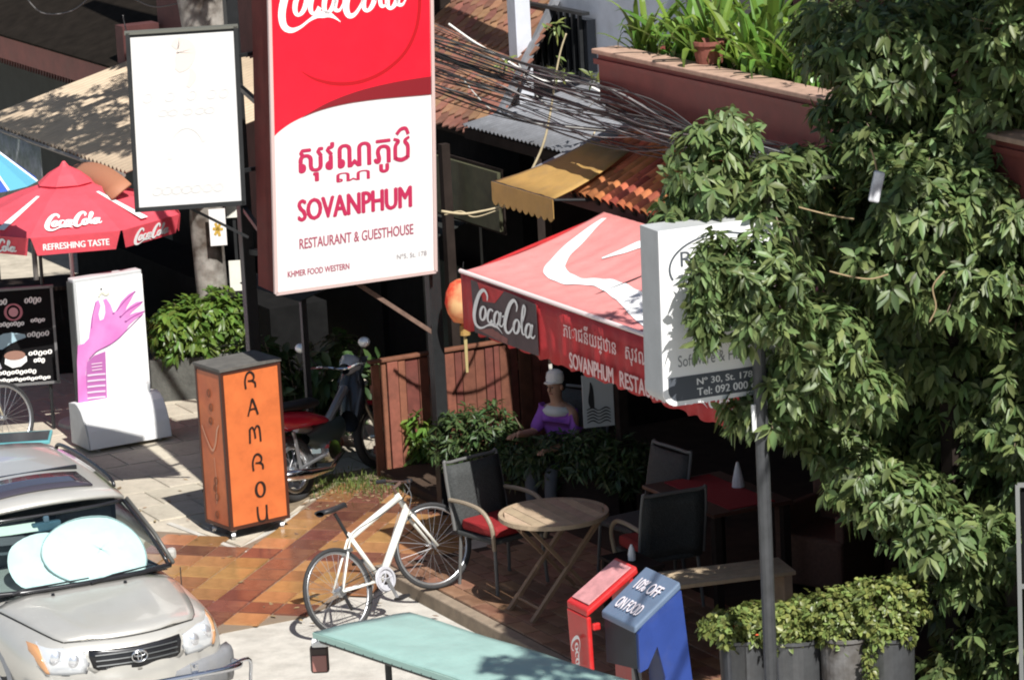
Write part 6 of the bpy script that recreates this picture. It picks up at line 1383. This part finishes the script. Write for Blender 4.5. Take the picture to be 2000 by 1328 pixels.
# bare twigs of a climber hooked on the sign
tw = thing('bare_climber', 'bare pale climber shoots rising from the sign edge, leaf tufts at their tips', 'plant', gy(1005, 400, .4), 0); t0_ = V(tw.location)
def twig(pp_, r, Y0=.4, Y1=.4):
    n_ = len(pp_); return smooth_path([gy(x, y, Y0 + (Y1 - Y0) * i / (n_ - 1)) - t0_ for i, (x, y) in enumerate(pp_)], 5), r
tl = (((862, 413), (905, 418), (945, 412), (975, 405), (1005, 398)), ((868, 420), (900, 413), (925, 424), (960, 415), (1005, 396)), ((1005, 400), (1030, 350), (1060, 285), (1075, 220), (1085, 150), (1095, 100), (1106, 66)), ((1005, 398), (1050, 375), (1100, 335), (1140, 295), (1162, 258)))
m = MB()
for i, pp_ in enumerate(tl):
    P_, _ = twig(pp_, 0); n_ = len(P_); m.tube(P_, [(.013 if i != 1 else .007) * (1 - .5 * k / n_) for k in range(n_)], 6)
m.build('stem', TWIG, tw, smooth=True)
tips_ = [gy(x, y, .4) - t0_ for x, y in ((1095, 140), (990, 122), (1160, 152), (1085, 55))]
Pq = []; Dq = []; Nq = []; Lq = []
for q_ in tips_:
    for _ in range(16): d = rng.normal(size=3); d /= np.linalg.norm(d); Pq.append(np.array(q_) + rng.normal(size=3) * .03); Dq.append(d); Nq.append(np.array([.1, -.3, 1.0]) + rng.normal(size=3) * .4); Lq.append(.11 * rng.uniform(.6, 1.2))
v, f = leaf_arrays(np.array(Pq), np.array(Dq), np.array(Nq), np.array(Lq), np.array(Lq) * .26); bulk('leaves', v, f, LEAF_Y, tw, 'stuff')
# ================================================================== strap-leaved plants on the balcony
def strap_leaf(L, w_, bend):
    m = MB(); n_ = 6
    for i in range(n_ + 1):
        t = i / n_; x = L * t * math.cos(bend * t * .9) ; z = L * t * math.sin(1.25 - bend * t * 1.2) * 1.0; ww = w_ * (1 - t ** 2.2) * (.7 + .5 * t); m.v += [(x * .55, -ww / 2, z + ww * .12), (x * .55, 0, z - ww * .05), (x * .55, ww / 2, z + ww * .12)]
    for i in range(n_):
        for j in range(2): a_ = 3 * i + j; m.f.append((a_, a_ + 1, a_ + 4, a_ + 3))
    return m.mesh('leaf')
sl_ms = [strap_leaf(.62, .062, .9), strap_leaf(.5, .058, 1.4), strap_leaf(.72, .056, .6)]
for me2 in sl_ms: me2.materials.append(STRAP)
for i, (a_, b_, s_) in enumerate(((-.1, 1.75, 1.15), (.38, 1.85, 1.4), (.9, 1.8, 1.45), (1.35, 1.85, 1.4), (1.8, 1.8, 1.3), (2.2, 1.85, 1.2), (-.3, 2.5, 2.0), (.5, 2.5, 2.2))):
    lab = ('small strap-leaved plant at the left end of the maroon planter', 'strap-leaved plant left of the clay pot on the balcony', 'strap-leaved plant right behind the clay pot on the balcony', 'wide strap-leaved plant in the middle of the maroon planter', 'strap-leaved plant drooping over the coping where the dark leaves begin', 'strap-leaved plant half under the dark tree crown on the planter', 'tall strap-leaved plant behind the left end of the planter', 'tallest strap-leaved plant, rising behind the clay pot')[i]
    t = thing('strap_leaf_plant', lab, 'plant', S(a_, b_, 4.04 if b_ < 2 else 3.78), random.uniform(0, 6), 'strap-leaved plants in the balcony planter')
    for k in range(46):
        o_ = put('leaf', sl_ms[k % 3], None, t); o_.rotation_euler = (random.uniform(-.25, .25), random.uniform(-.5, .35), k * 2.4); o_.scale = (s_ * random.uniform(.7, 1.15),) * 3; o_.location = (random.uniform(-.05, .05), random.uniform(-.05, .05), 0)
q = sb(1372, 108, 1.6); w0 = S(q.x, 1.66, 4.142)
m = MB(); m.lathe([(.0, .0), (.10, .0), (.125, .14), (.14, .14), (.14, .17), (.12, .17), (.11, .12)], 20); o_ = thing_mesh('clay_pot', 'weathered red clay pot on the coping of the balcony planter', 'pot', m, mat('red_clay', (.22, .07, .05), .8, var=.35, vscale=8, dirt=.5, dscale=6)); o_.location = w0
# ================================================================== the large mango tree at the right
TX, TYY = gz(2060, 1500, 0).x, -5.6
mt = thing('mango_tree', 'large leafy tree with drooping glossy leaves filling the right of the view', 'tree', (3.45, TYY, 0), 0); t0_ = V(mt.location)
def L_(px, py, Y): return gy(px, py, Y) - t0_
lobes = [  # picture place, distance, radii, number of rosettes
    ((1385, 330), -6.25, (.31, .34, .42), 60), ((1335, 425), -6.3, (.20, .26, .26), 34), ((1430, 250), -6.2, (.18, .24, .17), 22),
    ((1480, 560), -7.0, (.38, .36, .42), 84), ((1385, 600), -7.0, (.17, .14, .28), 34), ((1400, 520), -7.0, (.22, .13, .26), 36), ((1500, 800), -6.6, (.34, .2, .17), 40), ((1600, 670), -6.6, (.40, .40, .34), 70), ((1560, 740), -6.6, (.32, .34, .22), 44), ((1680, 760), -6.5, (.28, .3, .24), 34),
    ((1800, 400), -6.4, (.48, .40, .36), 90), ((1930, 420), -6.3, (.42, .40, .40), 74), ((1740, 500), -6.4, (.35, .36, .34), 50), ((1880, 540), -6.3, (.50, .40, .38), 70),
    ((1560, 430), -5.6, (.44, .3, .42), 56), ((1650, 560), -5.4, (.4, .36, .4), 50), ((1500, 380), -6.3, (.3, .36, .3), 36),
    ((1750, 100), -5.8, (.62, .6, .44), 120), ((1920, 150), -5.8, (.6, .6, .5), 110), ((1690, 220), -5.6, (.36, .4, .30), 60), ((1850, 270), -5.6, (.56, .5, .34), 84), ((1620, 60), -5.4, (.34, .4, .3), 50), ((1990, 60), -6.2, (.4, .5, .4), 50),
    ((1800, 660), -5.6, (.56, .4, .44), 90), ((1930, 720), -5.6, (.5, .4, .5), 90), ((1720, 860), -5.3, (.46, .3, .36), 64), ((1860, 860), -5.4, (.5, .4, .44), 80), ((1960, 900), -5.7, (.34, .4, .4), 50), ((1590, 830), -5.6, (.26, .25, .16), 22),
    ((1740, 960), -6.3, (.44, .3, .24), 64), ((1840, 1040), -6.3, (.44, .3, .26), 60), ((1690, 920), -6.3, (.24, .26, .2), 26), ((1950, 1070), -6.3, (.30, .3, .26), 34), ((1880, 1130), -6.2, (.26, .3, .24), 26),
    ((1960, 1250), -6.2, (.32, .3, .3), 44), ((1860, 1290), -6.0, (.26, .3, .2), 24), ((1905, 1180), -5.3, (.4, .3, .4), 46), ((1960, 1020), -5.2, (.5, .3, .5), 60), ((1700, 650), -5.4, (.4, .3, .5), 70),
    ((1640, 350), -5.3, (.34, .25, .26), 34), ((1620, 470), -5.0, (.4, .25, .34), 40), ((1700, 400), -5.2, (.36, .25, .34), 40), ((1560, 330), -5.9, (.26, .3, .2), 34), ((1690, 310), -5.7, (.3, .3, .2), 36), ((1980, 330), -5.9, (.3, .4, .34), 50), ((1780, 560), -5.8, (.4, .3, .34), 60), ((1990, 600), -6.0, (.3, .3, .5), 60), ((1990, 800), -6.0, (.3, .3, .5), 60), ((1650, 860), -5.6, (.3, .25, .24), 34), ((1720, 285), -6.0, (.34, .3, .2), 44), ((1850, 305), -6.0, (.4, .3, .22), 54), ((1965, 290), -6.0, (.3, .3, .22), 44), ((1960, 20), -5.6, (.5, .4, .3), 60), ((1830, 15), -5.5, (.4, .4, .25), 50)]
C_ = []; R_ = []; K_ = []
for (px, py), Y, r, k in lobes: C_.append(tuple(L_(px, py, Y))); R_.append(r); K_.append(int(k * 1.85))
# crown continuing above the view, towards the street: it shades the upper part and the mint canopy
for c, r, k in (((3.5, -6.75, 5.9), (1.2, .6, .42), 330), ((5.0, -7.4, 6.0), (1.0, .9, .8), 150), ((3.0, -8.3, 6.15), (.40, .40, .2), 70), ((3.9, -8.0, 6.1), (.45, .4, .25), 70), ((1.8, -14.1, 6.95), (.5, .42, .2), 60), ((2.6, -14.0, 7.0), (.6, .5, .3), 80), ((2.3, -6.6, 5.75), (.7, .6, .35), 130), ((3.6, -5.4, 6.0), (.9, .8, .5), 120), ((5.0, -5.8, 4.6), (1.0, 1.0, 1.4), 150)):
    C_.append(tuple(V(c) - t0_)); R_.append(r); K_.append(k)
P, D_, N_, L, W_, tips = sprays(C_, R_, K_, .115, .042, 12, droop=.62, spread=.9, shell=.35)
# the 300 nearest leaves of the sunlit boughs stand as single parts
W0 = P + np.array(t0_); vis = np.array([[(V(w_) - CAM).dot(_cr), (V(w_) - CAM).dot(_cu), (V(w_) - CAM).dot(_f)] for w_ in W0])
inf = (np.abs(vis[:, 0] / vis[:, 2]) < .138) & (np.abs(vis[:, 1] / vis[:, 2]) < .091) & (N_[:, 2] > 0); score = np.where(inf, vis[:, 2] - L * 6, 1e9); pick = np.argsort(score)[:296]
keep = np.ones(len(P), bool); keep[pick] = False
v, f = leaf_arrays(P[keep], D_[keep], N_[keep], L[keep], W_[keep]); bulk('crown', v, f, LEAF, mt, 'stuff')
lv, lf = leaf_arrays(np.zeros((1, 3)), np.array([[1.0, 0, 0]]), np.array([[0, 0, 1.0]]), np.array([1.0]), np.array([.29])); lme = bpy.data.meshes.new('leaf'); lme.from_pydata(lv.tolist(), [], lf.tolist()); lme.materials.append(LEAF_R)
for i in pick:
    x_ = V(D_[i]).normalized(); y_ = V(N_[i]).cross(x_).normalized(); z_ = x_.cross(y_); o_ = put('leaf', lme, None, mt); M = Matrix.Identity(4)
    for r_ in range(3): M[r_][0] = x_[r_] * L[i]; M[r_][1] = y_[r_] * L[i]; M[r_][2] = z_[r_] * L[i]; M[r_][3] = P[i][r_]
    o_.matrix_basis = M
m = MB(); fork_ = V((-.1, .2, 2.4)); m.tube([(.1, 0, -.1), (.05, .05, .8), (0, .1, 1.6), fork_, (.1, .2, 3.6), (.2, .1, 5.4)], [.24, .19, .17, .16, .14, .09], 14); m.build('trunk', BRANCH, mt, smooth=True)
for i, c in enumerate(C_):
    if i < 15 or (i % 3 and i < len(lobes)): continue
    c = V(c); s_ = V((0.05, .15, min(max(c.z - .4, 1.2), 5.2))); md_ = s_.lerp(c, .55) + V((0, .35, .1)); m = MB(); m.tube(smooth_path([s_, md_, c], 5), [.030 - .0024 * k for k in range(11)], 6); m.build('limb', BRANCH, mt, smooth=True)
m = MB(); ix = rng.choice(len(tips), 700, replace=False); CA = np.array(C_)
for i in ix:
    t_ = tips[i]; c = CA[np.argmin(((CA - t_) ** 2).sum(1))]; m.tube([V(c).lerp(V(t_), .35), V(t_)], [.007, .003], 4, False)
m.build('twigs', BRANCH, mt)['kind'] = 'stuff'
for pts_ in (((1560, 405), (1610, 418), (1640, 424), (1668, 428)), ((1620, 530), (1660, 540), (1700, 545), (1735, 536)), ((1845, 530), (1822, 560), (1828, 600), (1815, 630)), ((1700, 290), (1708, 312), (1714, 345))):
    m = MB(); m.tube(smooth_path([L_(x, y, -6.75) for x, y in pts_], 5), .006, 6); m.build('bare_twig', mat('dry_twig', (.30, .22, .12), .8), mt, smooth=True)
# grey cardboard scrap and metal frame caught at the edge
q = gy(1712, 365, -6.9)
m = MB(); m.box((0, 0, 0), (.07, .05, .20), Matrix.Rotation(R(14), 3, 'Y')); o_ = thing_mesh('hanging_cloth', 'small grey-white cloth caught among the leaves below the maroon planter', 'cloth', m, mat('grey_white_cloth', (.62, .62, .64), .8, col2=(.35, .34, .36), vscale=14), .012); o_.location = q
q0 = gy(1988, 950, -6.9); q1 = gy(1988, 1148, -6.9)
fm = thing('metal_frame', 'thin grey metal frame at the edge of the view beside the tree', 'frame', (q0.x + .35, q0.y, 0), R(-6))
m = MB()
for x in (-.35, .35): m.bar((x, 0, .0), (x, 0, q0.z), .028, .028)
for z in (q1.z, q0.z): m.bar((-.35, 0, z), (.35, 0, z), .026, .026)
m.build('bars', mat('grey_tube_frame', (.30, .31, .30), .45, metal=.4), fm)
MB().box((0, .02, (q0.z + q1.z) / 2), (.66, .008, q0.z - q1.z - .04)).build('mesh_panel', BLACKISH, fm)
